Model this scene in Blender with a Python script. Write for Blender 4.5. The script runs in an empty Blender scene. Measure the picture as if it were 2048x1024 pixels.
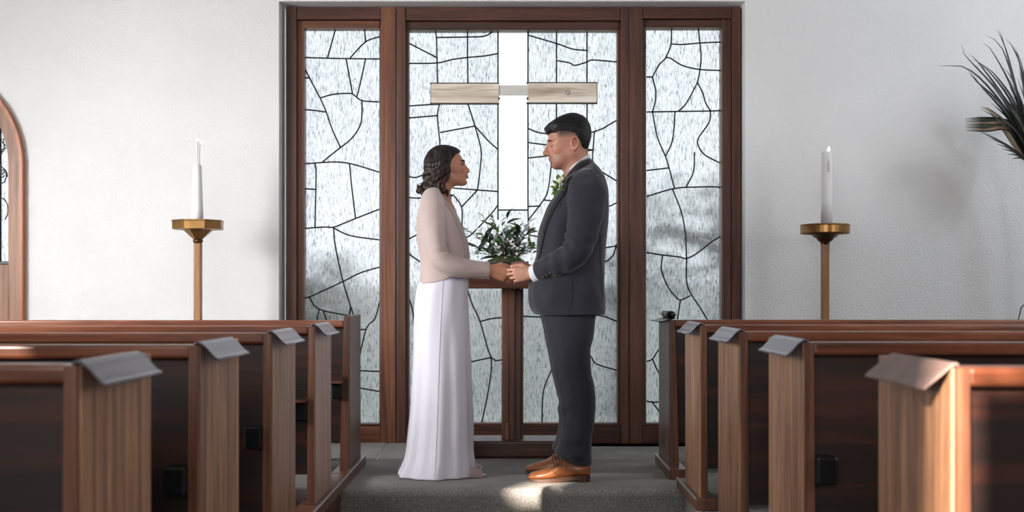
import bpy, bmesh, math, random
import numpy as np
from mathutils import Vector, Matrix, noise
from mathutils.geometry import delaunay_2d_cdt

random.seed(7)
rng = np.random.default_rng(7)
scene = bpy.context.scene
COL = scene.collection
PI = math.pi

# ------------------------------------------------------------------ camera
F = 2300.0          # focal length in photo pixels (2048 wide)
CX, HY = 1024.0, 587.0   # principal point of the photo (horizon at y = 587)
CAM_Z = 0.91        # camera height above the altar platform (platform = z 0)
cam = bpy.data.cameras.new('camera')
cam.sensor_width = 36.0
cam.lens = 36.0 * F / 2048.0
cam.shift_y = (HY - 512.0) / 2048.0
cam.clip_start = 0.05
cam.clip_end = 200
cam.dof.use_dof = True
cam.dof.focus_distance = 5.8
cam.dof.aperture_fstop = 3.2
cam_o = bpy.data.objects.new('camera', cam)
cam_o.location = (0, 0, CAM_Z)
cam_o.rotation_euler = (PI / 2, 0, 0)
COL.objects.link(cam_o)
scene.camera = cam_o

# ------------------------------------------------------------------ light
vs = scene.view_settings
vs.view_transform = 'Standard'
vs.look = 'None'
vs.gamma = 1.0
vs.use_curve_mapping = False
vs.exposure = 0.0
scene.cycles.use_denoising = True
scene.cycles.max_bounces = 10
scene.cycles.transparent_max_bounces = 16
scene.cycles.sample_clamp_indirect = 6.0
scene.cycles.caustics_reflective = False
scene.cycles.caustics_refractive = True

world = bpy.data.worlds.new('overcast_sky')
scene.world = world
world.use_nodes = True
bg = world.node_tree.nodes['Background']
bg.inputs[0].default_value = (0.90, 0.955, 1.0, 1)
bg.inputs[1].default_value = 1.22


def area(name, loc, target, sx, sy, power, color, spread=180):
    l = bpy.data.lights.new(name, 'AREA')
    l.shape = 'RECTANGLE'
    l.size, l.size_y = sx, sy
    l.energy = power
    l.color = color
    l.spread = math.radians(spread)
    o = bpy.data.objects.new(name, l)
    o.location = loc
    d = Vector(target) - Vector(loc)
    o.rotation_euler = d.to_track_quat('-Z', 'Y').to_euler()
    COL.objects.link(o)
    return o


# assumed daylight from sides and rear as area lamps, plus one added fill
area('assumed_rear_daylight', (-0.9, -2.35, 2.2), (-0.3, 5.5, 0.8), 3.2, 1.6, 112, (1.0, 0.985, 0.97))  # area lamp for assumed daylight behind the camera, rear wall has only sun slots
area('assumed_left_daylight', (-4.25, 4.0, 1.6), (-0.6, 6.2, 0.35), 1.6, 1.5, 150, (1.0, 0.99, 0.975), 125)  # added lamp, assumed from the brighter left side; left wall has no opening
area('assumed_right_daylight', (4.25, 5.1, 3.1), (-0.5, 6.3, 0.8), 0.6, 0.6, 32, (0.86, 0.93, 1.0))  # assumed high source, read off the palm's shadow; its opening is unseen
area('added_right_low_fill', (4.25, 1.9, 1.9), (-0.9, 3.0, 0.3), 1.4, 1.1, 44, (1.0, 0.98, 0.95))  # added fill for the left pew ends, no window known there

sun = bpy.data.lights.new('sun', 'SUN')
sun.energy = 42.0
sun.angle = math.radians(0.8)
sun.color = (1.0, 0.86, 0.72)
sun_o = bpy.data.objects.new('sun', sun)
SUN_D = Vector((0.38, 0.80, -0.30)).normalized()
sun_o.rotation_euler = SUN_D.to_track_quat('-Z', 'Y').to_euler()
sun_o.location = (-3, -8, 5)
COL.objects.link(sun_o)


# ------------------------------------------------------------------ helpers
def W(px, py, D):
    """world point that stands at depth D and lies under photo pixel (px, py)"""
    return Vector(((px - CX) * D / F, D, CAM_Z + (HY - py) * D / F))


def srgb(r, g, b):
    def f(c):
        c /= 255.0
        return c / 12.92 if c <= 0.04045 else ((c + 0.055) / 1.055) ** 2.4
    return (f(r), f(g), f(b))


def cr(pts, n):
    """Catmull-Rom resample of a list of equal-length tuples to n rows (chord parameter)"""
    P = np.asarray(pts, float)
    m = len(P)
    if m == 2:
        t = np.linspace(0, 1, n)[:, None]
        return P[0] * (1 - t) + P[1] * t
    ext = np.vstack([2 * P[0] - P[1], P, 2 * P[-1] - P[-2]])
    dd = np.linalg.norm(np.diff(P[:, :3] if P.shape[1] >= 3 else P, axis=0), axis=1)
    cum = np.concatenate([[0], np.cumsum(np.maximum(dd, 1e-6))])
    out = []
    for s in np.linspace(0, cum[-1], n):
        i = min(max(int(np.searchsorted(cum, s, 'right')) - 1, 0), m - 2)
        t = (s - cum[i]) / (cum[i + 1] - cum[i])
        p0, p1, p2, p3 = ext[i], ext[i + 1], ext[i + 2], ext[i + 3]
        out.append(0.5 * ((2 * p1) + (-p0 + p2) * t + (2 * p0 - 5 * p1 + 4 * p2 - p3) * t * t
                          + (-p0 + 3 * p1 - 3 * p2 + p3) * t ** 3))
    return np.array(out)


def interp(tab, y):
    """smooth interpolation of a table [(key, value), ...] sorted by key"""
    k = np.array([a for a, _ in tab], float)
    v = np.array([b for _, b in tab], float)
    y = min(max(y, k[0]), k[-1])
    i = min(max(int(np.searchsorted(k, y, 'right')) - 1, 0), len(k) - 2)
    h = k[i + 1] - k[i]
    t = (y - k[i]) / h

    def slope(j):
        if j == 0:
            return (v[1] - v[0]) / (k[1] - k[0])
        if j == len(k) - 1:
            return (v[-1] - v[-2]) / (k[-1] - k[-2])
        a = (v[j] - v[j - 1]) / (k[j] - k[j - 1])
        b = (v[j + 1] - v[j]) / (k[j + 1] - k[j])
        return 0.0 if a * b <= 0 else 2 * a * b / (a + b)
    m0, m1 = slope(i) * h, slope(i + 1) * h
    return ((2 * t ** 3 - 3 * t * t + 1) * v[i] + (t ** 3 - 2 * t * t + t) * m0
            + (-2 * t ** 3 + 3 * t * t) * v[i + 1] + (t ** 3 - t * t) * m1)


# ---- materials
MATS = {}


def new_mat(name):
    m = bpy.data.materials.new(name)
    m.use_nodes = True
    MATS[name] = m
    nt = m.node_tree
    return m, nt, nt.nodes['Principled BSDF']


def nd(nt, typ, **kw):
    n = nt.nodes.new(typ)
    for k, v in kw.items():
        if k.startswith('i_'):
            n.inputs[k[2:].replace('_', ' ')].default_value = v
        else:
            setattr(n, k, v)
    return n


def ramp(nt, stops):
    r = nt.nodes.new('ShaderNodeValToRGB')
    e = r.color_ramp.elements
    while len(e) < len(stops):
        e.new(0.5)
    for el, (p, c) in zip(e, stops):
        el.position = p
        el.color = (*c, 1)
    return r


def plain(name, color, rough=0.5, metallic=0.0, noise_scale=None, noise_amt=0.15, bump=0.0, bump_scale=200,
          coords='Object', spec=0.5, sheen=0.0, coat=0.0):
    m, nt, p = new_mat(name)
    p.inputs['Base Color'].default_value = (*color, 1)
    p.inputs['Roughness'].default_value = rough
    p.inputs['Metallic'].default_value = metallic
    p.inputs['Specular IOR Level'].default_value = spec
    p.inputs['Sheen Weight'].default_value = sheen
    p.inputs['Coat Weight'].default_value = coat
    tc = nd(nt, 'ShaderNodeTexCoord')
    if noise_scale:
        n = nd(nt, 'ShaderNodeTexNoise', i_Scale=noise_scale, i_Detail=5.0)
        nt.links.new(tc.outputs[coords], n.inputs['Vector'])
        r = ramp(nt, [(0.25, tuple(c * (1 - noise_amt) for c in color)), (0.75, tuple(min(1, c * (1 + noise_amt)) for c in color))])
        nt.links.new(n.outputs['Fac'], r.inputs['Fac'])
        nt.links.new(r.outputs['Color'], p.inputs['Base Color'])
    if bump:
        n2 = nd(nt, 'ShaderNodeTexNoise', i_Scale=bump_scale, i_Detail=3.0)
        nt.links.new(tc.outputs[coords], n2.inputs['Vector'])
        b = nd(nt, 'ShaderNodeBump', i_Strength=bump, i_Distance=0.002)
        nt.links.new(n2.outputs['Fac'], b.inputs['Height'])
        nt.links.new(b.outputs['Normal'], p.inputs['Normal'])
    return m


def wood(name, dark, mid, light, axis='Z', rough=0.4, scale=1.0, coat=0.0, contrast=1.0):
    m, nt, p = new_mat(name)
    tc = nd(nt, 'ShaderNodeTexCoord')
    mp = nd(nt, 'ShaderNodeMapping')
    s = {'X': (1.6, 26, 26), 'Y': (26, 1.6, 26), 'Z': (26, 26, 1.2)}[axis]
    mp.inputs['Scale'].default_value = tuple(v * scale for v in s)
    oi = nd(nt, 'ShaderNodeObjectInfo')
    add = nd(nt, 'ShaderNodeVectorMath', operation='ADD')
    mul = nd(nt, 'ShaderNodeVectorMath', operation='SCALE')
    mul.inputs['Scale'].default_value = 13.0
    cmb = nd(nt, 'ShaderNodeCombineXYZ')
    for i in range(3):
        nt.links.new(oi.outputs['Random'], cmb.inputs[i])
    nt.links.new(cmb.outputs[0], mul.inputs[0])
    nt.links.new(tc.outputs['Object'], add.inputs[0])
    nt.links.new(mul.outputs[0], add.inputs[1])
    nt.links.new(add.outputs[0], mp.inputs['Vector'])
    n = nd(nt, 'ShaderNodeTexNoise', i_Scale=1.0, i_Detail=6.0, i_Roughness=0.62, i_Distortion=0.6)
    nt.links.new(mp.outputs[0], n.inputs['Vector'])
    r = ramp(nt, [(0.30, dark), (0.5, mid), (0.70, light)])
    nt.links.new(n.outputs['Fac'], r.inputs['Fac'])
    nt.links.new(r.outputs['Color'], p.inputs['Base Color'])
    p.inputs['Roughness'].default_value = rough
    p.inputs['Coat Weight'].default_value = coat
    p.inputs['Coat Roughness'].default_value = 0.25
    b = nd(nt, 'ShaderNodeBump', i_Strength=0.12, i_Distance=0.003)
    nt.links.new(n.outputs['Fac'], b.inputs['Height'])
    nt.links.new(b.outputs['Normal'], p.inputs['Normal'])
    return m


# ---- mesh builders: everything is made in world space; obj() moves it to its thing's base
def obj(name, verts, faces, mat, parent=None, smooth=False):
    me = bpy.data.meshes.new(name)
    base = Vector(parent['_base']) if parent is not None and '_base' in parent else Vector((0, 0, 0))
    V = [tuple(Vector(v) - base) for v in verts] if base.length > 0 else [tuple(v) for v in verts]
    me.from_pydata(V, [], [tuple(int(i) for i in f) for f in faces])
    me.update()
    if mat is not None:
        me.materials.append(mat if not isinstance(mat, str) else MATS[mat])
    if smooth:
        me.polygons.foreach_set('use_smooth', [True] * len(me.polygons))
    o = bpy.data.objects.new(name, me)
    COL.objects.link(o)
    if parent is not None:
        o.parent = parent
        o['_base'] = list(base)
    return o


def thing(name, label, cat, base=(0, 0, 0), group=None):
    o = bpy.data.objects.new(name, None)
    o.empty_display_size = 0.05
    o.location = base
    COL.objects.link(o)
    o['_base'] = list(base)
    o['label'] = label
    o['category'] = cat
    if group:
        o['group'] = group
    return o


def struct(name, base=(0, 0, 0)):
    o = bpy.data.objects.new(name, None)
    o.location = base
    COL.objects.link(o)
    o['_base'] = list(base)
    o['kind'] = 'structure'
    return o


def vf_join(parts):
    V, Fc = [], []
    for v, f in parts:
        n = len(V)
        V += list(v)
        Fc += [tuple(i + n for i in q) for q in f]
    return V, Fc


def box(x0, x1, y0, y1, z0, z1, bev=0.0, seg=1):
    """box verts/faces with bevelled edges"""
    bm = bmesh.new()
    bmesh.ops.create_cube(bm, size=1.0)
    for v in bm.verts:
        v.co = Vector(((x0 + x1) / 2 + v.co.x * (x1 - x0), (y0 + y1) / 2 + v.co.y * (y1 - y0), (z0 + z1) / 2 + v.co.z * (z1 - z0)))
    if bev > 0:
        bmesh.ops.bevel(bm, geom=list(bm.edges), offset=bev, segments=seg, profile=0.5, affect='EDGES', clamp_overlap=True)
    bm.verts.index_update()
    V = [v.co.copy() for v in bm.verts]
    Fc = [tuple(v.index for v in f.verts) for f in bm.faces]
    bm.free()
    return V, Fc


def prism(outline, direction, closed=True):
    """extrude a planar outline (list of points) along direction"""
    n = len(outline)
    d = Vector(direction)
    V = [Vector(p) for p in outline] + [Vector(p) + d for p in outline]
    Fc = [tuple(range(n))[::-1], tuple(range(n, 2 * n))]
    Fc += [(i, (i + 1) % n, n + (i + 1) % n, n + i) for i in range(n)]
    return V, Fc


def fix_normals(o):
    bm = bmesh.new()
    bm.from_mesh(o.data)
    bmesh.ops.recalc_face_normals(bm, faces=bm.faces)
    bm.to_mesh(o.data)
    bm.free()
    return o


def rings_mesh(rings, cap=True):
    n = len(rings[0])
    V = [tuple(p) for r in rings for p in r]
    Fc = []
    for i in range(len(rings) - 1):
        for j in range(n):
            a, b = i * n + j, i * n + (j + 1) % n
            Fc.append((a, b, b + n, a + n))
    if cap:
        Fc.append(tuple(range(n))[::-1])
        Fc.append(tuple((len(rings) - 1) * n + j for j in range(n)))
    return V, Fc


def tube(pts, rad, seg=8, cap=True, ref=None, rb=None, disp=None):
    """sweep an ellipse along pts; rad in the plane of the path normal to ref, rb along ref"""
    P = [Vector(p) for p in pts]
    n = len(P)
    rings = []
    prevN = None
    for i in range(n):
        T = (P[min(i + 1, n - 1)] - P[max(i - 1, 0)]).normalized()
        if ref is not None:
            B = Vector(ref) - T * T.dot(Vector(ref))
            if B.length < 1e-6:
                B = T.orthogonal()
            B.normalize()
            N = B.cross(T).normalized()
        else:
            if prevN is None:
                N = T.orthogonal().normalized()
            else:
                N = (prevN - T * T.dot(prevN))
                N = N.normalized() if N.length > 1e-9 else T.orthogonal().normalized()
            B = T.cross(N).normalized()
        prevN = N
        ra = rad[i] if hasattr(rad, '__len__') else rad
        rbb = ra if rb is None else (rb[i] if hasattr(rb, '__len__') else rb)
        ring = []
        for k in range(seg):
            a = 2 * PI * k / seg
            dr = disp(i / (n - 1), a) if disp else 0.0
            ring.append(P[i] + N * ((ra + dr) * math.cos(a)) + B * ((rbb + dr) * math.sin(a)))
        rings.append(ring)
    return rings_mesh(rings, cap)


def lathe(cx, cy, prof, seg=24, rot=0.0):
    rings = [[(cx + r * math.cos(rot + 2 * PI * k / seg), cy + r * math.sin(rot + 2 * PI * k / seg), z) for k in range(seg)] for r, z in prof]
    return rings_mesh(rings, True)


def wall_cells(u0, u1, z0, z1, holes):
    us = sorted({u0, u1, *[h[0] for h in holes], *[h[1] for h in holes]})
    zs = sorted({z0, z1, *[h[2] for h in holes], *[h[3] for h in holes]})
    out = []
    for i in range(len(us) - 1):
        for j in range(len(zs) - 1):
            um, zm = (us[i] + us[i + 1]) / 2, (zs[j] + zs[j + 1]) / 2
            if not any(h[0] < um < h[1] and h[2] < zm < h[3] for h in holes):
                out.append((us[i], us[i + 1], zs[j], zs[j + 1]))
    return out


# ---- implicit surfaces (bodies, heads, hands, hair)
class Field:
    def __init__(self, xs, ys, zs):
        self.x, self.y, self.z = [np.asarray(a, np.float32) for a in (xs, ys, zs)]
        self.f = np.full((len(xs), len(ys), len(zs)), 0.5, np.float32)

    def sub(self, lo, hi):
        sl = []
        for a, l, h in ((self.x, lo[0], hi[0]), (self.y, lo[1], hi[1]), (self.z, lo[2], hi[2])):
            i, j = np.searchsorted(a, l), np.searchsorted(a, h)
            if j <= i:
                return None
            sl.append(slice(max(i - 1, 0), j + 1))
        sl = tuple(sl)
        X = self.x[sl[0]][:, None, None]
        Y = self.y[sl[1]][None, :, None]
        Z = self.z[sl[2]][None, None, :]
        return sl, X, Y, Z

    def blend(self, sl, d, k, op):
        f = self.f[sl]
        if op == 'add':
            h = np.maximum(k - np.abs(f - d), 0) / k
            self.f[sl] = np.minimum(f, d) - h * h * k * 0.25
        elif op == 'cut':
            d = -d
            h = np.maximum(k - np.abs(f - d), 0) / k
            self.f[sl] = np.maximum(f, d) + h * h * k * 0.25

    def cone(self, a, b, r1, r2, k=0.01, op='add'):
        a, b = np.array(a, np.float32), np.array(b, np.float32)
        m = max(r1, r2) + k * 1.2 + 0.012
        s = self.sub(np.minimum(a, b) - m, np.maximum(a, b) + m)
        if s is None:
            return
        sl, X, Y, Z = s
        ab = b - a
        L2 = max(float(ab @ ab), 1e-12)
        t = np.clip(((X - a[0]) * ab[0] + (Y - a[1]) * ab[1] + (Z - a[2]) * ab[2]) / L2, 0, 1)
        d = np.sqrt((X - a[0] - t * ab[0]) ** 2 + (Y - a[1] - t * ab[1]) ** 2 + (Z - a[2] - t * ab[2]) ** 2) - (r1 + (r2 - r1) * t)
        self.blend(sl, d, k, op)

    def ell(self, c, r, k=0.01, op='add', axes=None):
        """ellipsoid; axes = 3 unit vectors (rows) for its radii"""
        c = np.array(c, np.float32)
        r = np.array(r, np.float32)
        m = float(r.max()) + k * 1.2 + 0.012
        s = self.sub(c - m, c + m)
        if s is None:
            return
        sl, X, Y, Z = s
        X, Y, Z = X - c[0], Y - c[1], Z - c[2]
        if axes is None:
            q = (X, Y, Z)
        else:
            q = [X * float(ax[0]) + Y * float(ax[1]) + Z * float(ax[2]) for ax in axes]
        k0 = np.sqrt((q[0] / r[0]) ** 2 + (q[1] / r[1]) ** 2 + (q[2] / r[2]) ** 2) + 1e-9
        k1 = np.sqrt((q[0] / r[0] ** 2) ** 2 + (q[1] / r[1] ** 2) ** 2 + (q[2] / r[2] ** 2) ** 2) + 1e-9
        self.blend(sl, k0 * (k0 - 1) / k1, k, op)

    def clip_poly(self, poly, k=0.006):
        """keep only what lies inside an (x, z) outline"""
        P = np.array(poly, np.float32)
        X = self.x[:, None]
        Z = self.z[None, :]
        d = np.full((len(self.x), len(self.z)), 1e9, np.float32)
        inside = np.zeros(d.shape, bool)
        n = len(P)
        for i in range(n):
            a, b = P[i], P[(i + 1) % n]
            e = b - a
            t = np.clip(((X - a[0]) * e[0] + (Z - a[1]) * e[1]) / max(float(e @ e), 1e-12), 0, 1)
            d = np.minimum(d, (X - a[0] - t * e[0]) ** 2 + (Z - a[1] - t * e[1]) ** 2)
            cross = ((a[1] > Z) != (b[1] > Z)) & (X < (b[0] - a[0]) * (Z - a[1]) / (b[1] - a[1] + 1e-12) + a[0])
            inside ^= cross
        d = np.sqrt(d)
        d[inside] *= -1
        d = d[:, None, :]
        f = self.f
        h = np.maximum(k - np.abs(f - d), 0) / k
        self.f = np.maximum(f, d) + h * h * k * 0.25

    def mesh(self, relax=1):
        f = self.f
        s = f < 0
        nx, ny, nz = f.shape
        cnt = np.zeros((nx - 1, ny - 1, nz - 1), np.uint8)
        for dx in (0, 1):
            for dy in (0, 1):
                for dz in (0, 1):
                    cnt += s[dx:nx - 1 + dx, dy:ny - 1 + dy, dz:nz - 1 + dz]
        act = (cnt > 0) & (cnt < 8)
        I = np.argwhere(act)
        ids = np.full(act.shape, -1, np.int64)
        ids[act] = np.arange(len(I))
        co = (self.x, self.y, self.z)
        acc = np.zeros((len(I), 3))
        num = np.zeros(len(I))
        corners = [(a, b, c) for a in (0, 1) for b in (0, 1) for c in (0, 1)]
        for c0 in corners:
            for ax in range(3):
                if c0[ax]:
                    continue
                c1 = list(c0)
                c1[ax] = 1
                i0 = I + np.array(c0)
                i1 = I + np.array(c1)
                f0 = f[i0[:, 0], i0[:, 1], i0[:, 2]]
                f1 = f[i1[:, 0], i1[:, 1], i1[:, 2]]
                m = (f0 < 0) != (f1 < 0)
                t = np.where(m, f0 / np.where(m, f0 - f1, 1), 0)
                for q in range(3):
                    p0 = co[q][i0[:, q]]
                    p1 = co[q][i1[:, q]]
                    acc[:, q] += np.where(m, p0 + (p1 - p0) * t, 0)
                num += m
        V = acc / num[:, None]
        quads = []
        for ax in range(3):
            o1, o2 = [(1, 2), (2, 0), (0, 1)][ax]
            a = [slice(None)] * 3
            b = [slice(None)] * 3
            a[ax] = slice(0, -1)
            b[ax] = slice(1, None)
            sa, sb = s[tuple(a)], s[tuple(b)]
            E = np.argwhere(sa != sb)
            E = E[(E[:, o1] > 0) & (E[:, o2] > 0) & (E[:, o1] < f.shape[o1] - 1) & (E[:, o2] < f.shape[o2] - 1)]
            inner = sa[E[:, 0], E[:, 1], E[:, 2]]

            def cell(d1, d2):
                C = E.copy()
                C[:, o1] += d1
                C[:, o2] += d2
                return ids[C[:, 0], C[:, 1], C[:, 2]]
            q = np.stack([cell(-1, -1), cell(0, -1), cell(0, 0), cell(-1, 0)], 1)
            q[~inner] = q[~inner][:, ::-1]
            quads.append(q)
        Q = np.concatenate(quads)
        Q = Q[(Q >= 0).all(1)]
        for _ in range(relax):
            S = np.zeros_like(V)
            N = np.zeros(len(V))
            for i in range(4):
                a, b = Q[:, i], Q[:, (i + 1) % 4]
                np.add.at(S, a, V[b])
                np.add.at(N, a, 1)
                np.add.at(S, b, V[a])
                np.add.at(N, b, 1)
            V = V * 0.5 + 0.5 * S / np.maximum(N, 1)[:, None]
        return V, Q


def nobj(name, V, Q, mat, parent, base=None, smooth=True, colors=None):
    """mesh object straight from numpy arrays"""
    base = np.array(parent['_base'] if base is None else base)
    me = bpy.data.meshes.new(name)
    V = np.asarray(V, np.float64) - base
    me.vertices.add(len(V))
    me.vertices.foreach_set('co', V.astype(np.float32).ravel())
    k = Q.shape[1]
    me.loops.add(len(Q) * k)
    me.loops.foreach_set('vertex_index', Q.astype(np.int32).ravel())
    me.polygons.add(len(Q))
    me.polygons.foreach_set('loop_start', np.arange(0, len(Q) * k, k, dtype=np.int32))
    me.polygons.foreach_set('loop_total', np.full(len(Q), k, np.int32))
    me.update(calc_edges=True)
    me.validate()
    me.polygons.foreach_set('use_smooth', [smooth] * len(me.polygons))
    if colors is not None:
        at = me.color_attributes.new('Col', 'FLOAT_COLOR', 'POINT')
        c4 = np.ones((len(V), 4), np.float32)
        c4[:, :3] = colors
        at.data.foreach_set('color', c4.ravel())
    me.materials.append(MATS[mat])
    o = bpy.data.objects.new(name, me)
    COL.objects.link(o)
    o.parent = parent
    o['_base'] = [float(b) for b in base]
    return o

# ------------------------------------------------------------------ materials of the place
def plaster():
    m, nt, p = new_mat('plaster')
    tc = nd(nt, 'ShaderNodeTexCoord')
    n = nd(nt, 'ShaderNodeTexNoise', i_Scale=75.0, i_Detail=6.0, i_Roughness=0.6)
    n2 = nd(nt, 'ShaderNodeTexNoise', i_Scale=1.3, i_Detail=3.0)
    for q in (n, n2):
        nt.links.new(tc.outputs['Object'], q.inputs['Vector'])
    r = ramp(nt, [(0.3, srgb(227, 227, 228)), (0.7, srgb(235, 235, 236))])
    nt.links.new(n2.outputs['Fac'], r.inputs['Fac'])
    nt.links.new(r.outputs['Color'], p.inputs['Base Color'])
    p.inputs['Roughness'].default_value = 0.85
    b = nd(nt, 'ShaderNodeBump', i_Strength=0.75, i_Distance=0.008)
    nt.links.new(n.outputs['Fac'], b.inputs['Height'])
    nt.links.new(b.outputs['Normal'], p.inputs['Normal'])
    return m


def carpet(name, c0, c1, c2):
    m, nt, p = new_mat(name)
    tc = nd(nt, 'ShaderNodeTexCoord')
    n = nd(nt, 'ShaderNodeTexNoise', i_Scale=230.0, i_Detail=4.0, i_Roughness=0.7)
    n2 = nd(nt, 'ShaderNodeTexNoise', i_Scale=5.0, i_Detail=4.0)
    for q in (n, n2):
        nt.links.new(tc.outputs['Object'], q.inputs['Vector'])
    r = ramp(nt, [(0.32, c0), (0.5, c1), (0.68, c2)])
    nt.links.new(n.outputs['Fac'], r.inputs['Fac'])
    mx = nd(nt, 'ShaderNodeMix', data_type='RGBA', blend_type='MULTIPLY')
    mx.inputs['Factor'].default_value = 0.55
    r2 = ramp(nt, [(0.3, (0.62, 0.62, 0.62)), (0.7, (1, 1, 1))])
    nt.links.new(n2.outputs['Fac'], r2.inputs['Fac'])
    nt.links.new(r.outputs['Color'], mx.inputs['A'])
    nt.links.new(r2.outputs['Color'], mx.inputs['B'])
    nt.links.new(mx.outputs['Result'], p.inputs['Base Color'])
    p.inputs['Roughness'].default_value = 0.95
    p.inputs['Specular IOR Level'].default_value = 0.15
    b = nd(nt, 'ShaderNodeBump', i_Strength=0.9, i_Distance=0.006)
    nt.links.new(n.outputs['Fac'], b.inputs['Height'])
    nt.links.new(b.outputs['Normal'], p.inputs['Normal'])
    return m


def rain_glass():
    """reeded, frosted 'rain' glass: wavy vertical streaks, lets soft daylight through"""
    m = bpy.data.materials.new('rain_glass')
    MATS['rain_glass'] = m
    m.use_nodes = True
    nt = m.node_tree
    nt.nodes.clear()
    out = nd(nt, 'ShaderNodeOutputMaterial')
    tc = nd(nt, 'ShaderNodeTexCoord')
    mp = nd(nt, 'ShaderNodeMapping')
    mp.inputs['Scale'].default_value = (170, 170, 24)
    mp.inputs['Rotation'].default_value = (0, 0.05, 0)
    nt.links.new(tc.outputs['Object'], mp.inputs['Vector'])
    n = nd(nt, 'ShaderNodeTexNoise', i_Scale=1.0, i_Detail=5.0, i_Roughness=0.65, i_Distortion=0.8)
    nt.links.new(mp.outputs[0], n.inputs['Vector'])
    mp2 = nd(nt, 'ShaderNodeMapping')
    mp2.inputs['Scale'].default_value = (9, 9, 2.4)
    nt.links.new(tc.outputs['Object'], mp2.inputs['Vector'])
    n2 = nd(nt, 'ShaderNodeTexNoise', i_Scale=1.0, i_Detail=3.0)
    nt.links.new(mp2.outputs[0], n2.inputs['Vector'])
    r = ramp(nt, [(0.36, (0.20, 0.22, 0.23)), (0.47, (0.80, 0.83, 0.84)), (0.58, (0.98, 0.99, 1.0))])
    nt.links.new(n.outputs['Fac'], r.inputs['Fac'])
    r2 = ramp(nt, [(0.3, (0.88, 0.89, 0.90)), (0.6, (1, 1, 1))])
    nt.links.new(n2.outputs['Fac'], r2.inputs['Fac'])
    mx = nd(nt, 'ShaderNodeMix', data_type='RGBA', blend_type='MULTIPLY')
    mx.inputs['Factor'].default_value = 1.0
    nt.links.new(r.outputs['Color'], mx.inputs['A'])
    nt.links.new(r2.outputs['Color'], mx.inputs['B'])
    b = nd(nt, 'ShaderNodeBump', i_Strength=0.6, i_Distance=0.004)
    nt.links.new(n.outputs['Fac'], b.inputs['Height'])
    tr = nd(nt, 'ShaderNodeBsdfTransparent')
    rf = nd(nt, 'ShaderNodeBsdfRefraction', i_Roughness=0.34, i_IOR=1.12)
    gl = nd(nt, 'ShaderNodeBsdfGlossy', i_Roughness=0.25)
    gl.inputs['Color'].default_value = (0.9, 0.9, 0.9, 1)
    nt.links.new(mx.outputs['Result'], tr.inputs['Color'])
    nt.links.new(mx.outputs['Result'], rf.inputs['Color'])
    nt.links.new(b.outputs['Normal'], rf.inputs['Normal'])
    nt.links.new(b.outputs['Normal'], gl.inputs['Normal'])
    m1 = nd(nt, 'ShaderNodeMixShader')
    m1.inputs[0].default_value = 0.88
    nt.links.new(tr.outputs[0], m1.inputs[1])
    nt.links.new(rf.outputs[0], m1.inputs[2])
    m2 = nd(nt, 'ShaderNodeMixShader')
    m2.inputs[0].default_value = 0.05
    nt.links.new(m1.outputs[0], m2.inputs[1])
    nt.links.new(gl.outputs[0], m2.inputs[2])
    nt.links.new(m2.outputs[0], out.inputs['Surface'])
    return m


plaster()
carpet('carpet', srgb(84, 82, 79), srgb(154, 151, 147), srgb(216, 214, 209))
rain_glass()
wood('frame_wood', srgb(48, 26, 18), srgb(84, 47, 34), srgb(112, 68, 50), 'Z', 0.42, 0.8)
wood('frame_wood_h', srgb(46, 24, 17), srgb(78, 42, 31), srgb(104, 62, 46), 'X', 0.42, 0.8)
wood('sash_wood_h', srgb(78, 42, 26), srgb(114, 66, 45), srgb(140, 88, 62), 'X', 0.42, 0.8)
wood('frame_wood_light', srgb(78, 42, 26), srgb(114, 68, 46), srgb(142, 92, 66), 'Z', 0.42, 0.8)
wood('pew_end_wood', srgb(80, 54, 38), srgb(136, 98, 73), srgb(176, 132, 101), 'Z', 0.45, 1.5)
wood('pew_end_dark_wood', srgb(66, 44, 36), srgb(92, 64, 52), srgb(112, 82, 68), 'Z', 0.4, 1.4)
wood('pew_edge_wood', srgb(64, 38, 28), srgb(98, 62, 46), srgb(126, 86, 66), 'Z', 0.35, 1.2)
wood('pew_rail_wood', srgb(74, 38, 22), srgb(112, 62, 40), srgb(142, 86, 60), 'X', 0.3, 0.9, 0.4)
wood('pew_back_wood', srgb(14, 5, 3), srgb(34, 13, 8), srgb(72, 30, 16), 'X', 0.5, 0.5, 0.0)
wood('door_wood', srgb(96, 60, 42), srgb(138, 94, 68), srgb(166, 120, 92), 'Z', 0.45, 1.0)
wood('door_trim_wood', srgb(120, 62, 34), srgb(164, 94, 56), srgb(190, 120, 80), 'Z', 0.4, 1.0)
wood('cross_wood', srgb(158, 136, 116), srgb(240, 228, 212), srgb(250, 246, 240), 'X', 0.6, 0.55)
wood('cross_pale_wood', srgb(190, 186, 180), srgb(214, 212, 208), srgb(228, 227, 225), 'X', 0.6, 0.55)
plain('lead', srgb(22, 22, 24), 0.45, 0.6)
plain('black_metal', srgb(14, 14, 16), 0.35, 0.2)
plain('strip_metal', srgb(176, 170, 168), 0.3, 0.8)
plain('cap_plastic', srgb(104, 96, 106), 0.22, 0.5, noise_scale=18, noise_amt=0.12)
plain('cap_leather', srgb(112, 92, 86), 0.55, 0.0, noise_scale=14, noise_amt=0.3, bump=0.3, bump_scale=60)
plain('cap_black', srgb(20, 17, 17), 0.3)
plain('stone_tile', srgb(168, 164, 160), 0.7, 0, noise_scale=7, noise_amt=0.12, bump=0.15, bump_scale=60)
plain('grout', srgb(214, 212, 206), 0.8)
plain('ceiling_paint', srgb(198, 197, 195), 0.9)
plain('pew_floor_wood', srgb(60, 38, 28), 0.5, noise_scale=8, noise_amt=0.2)
plain('paving', srgb(196, 198, 194), 0.9, noise_scale=2.0, noise_amt=0.15)
plain('added_wall_render', srgb(222, 224, 222), 0.9, noise_scale=1.5, noise_amt=0.06)
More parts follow.
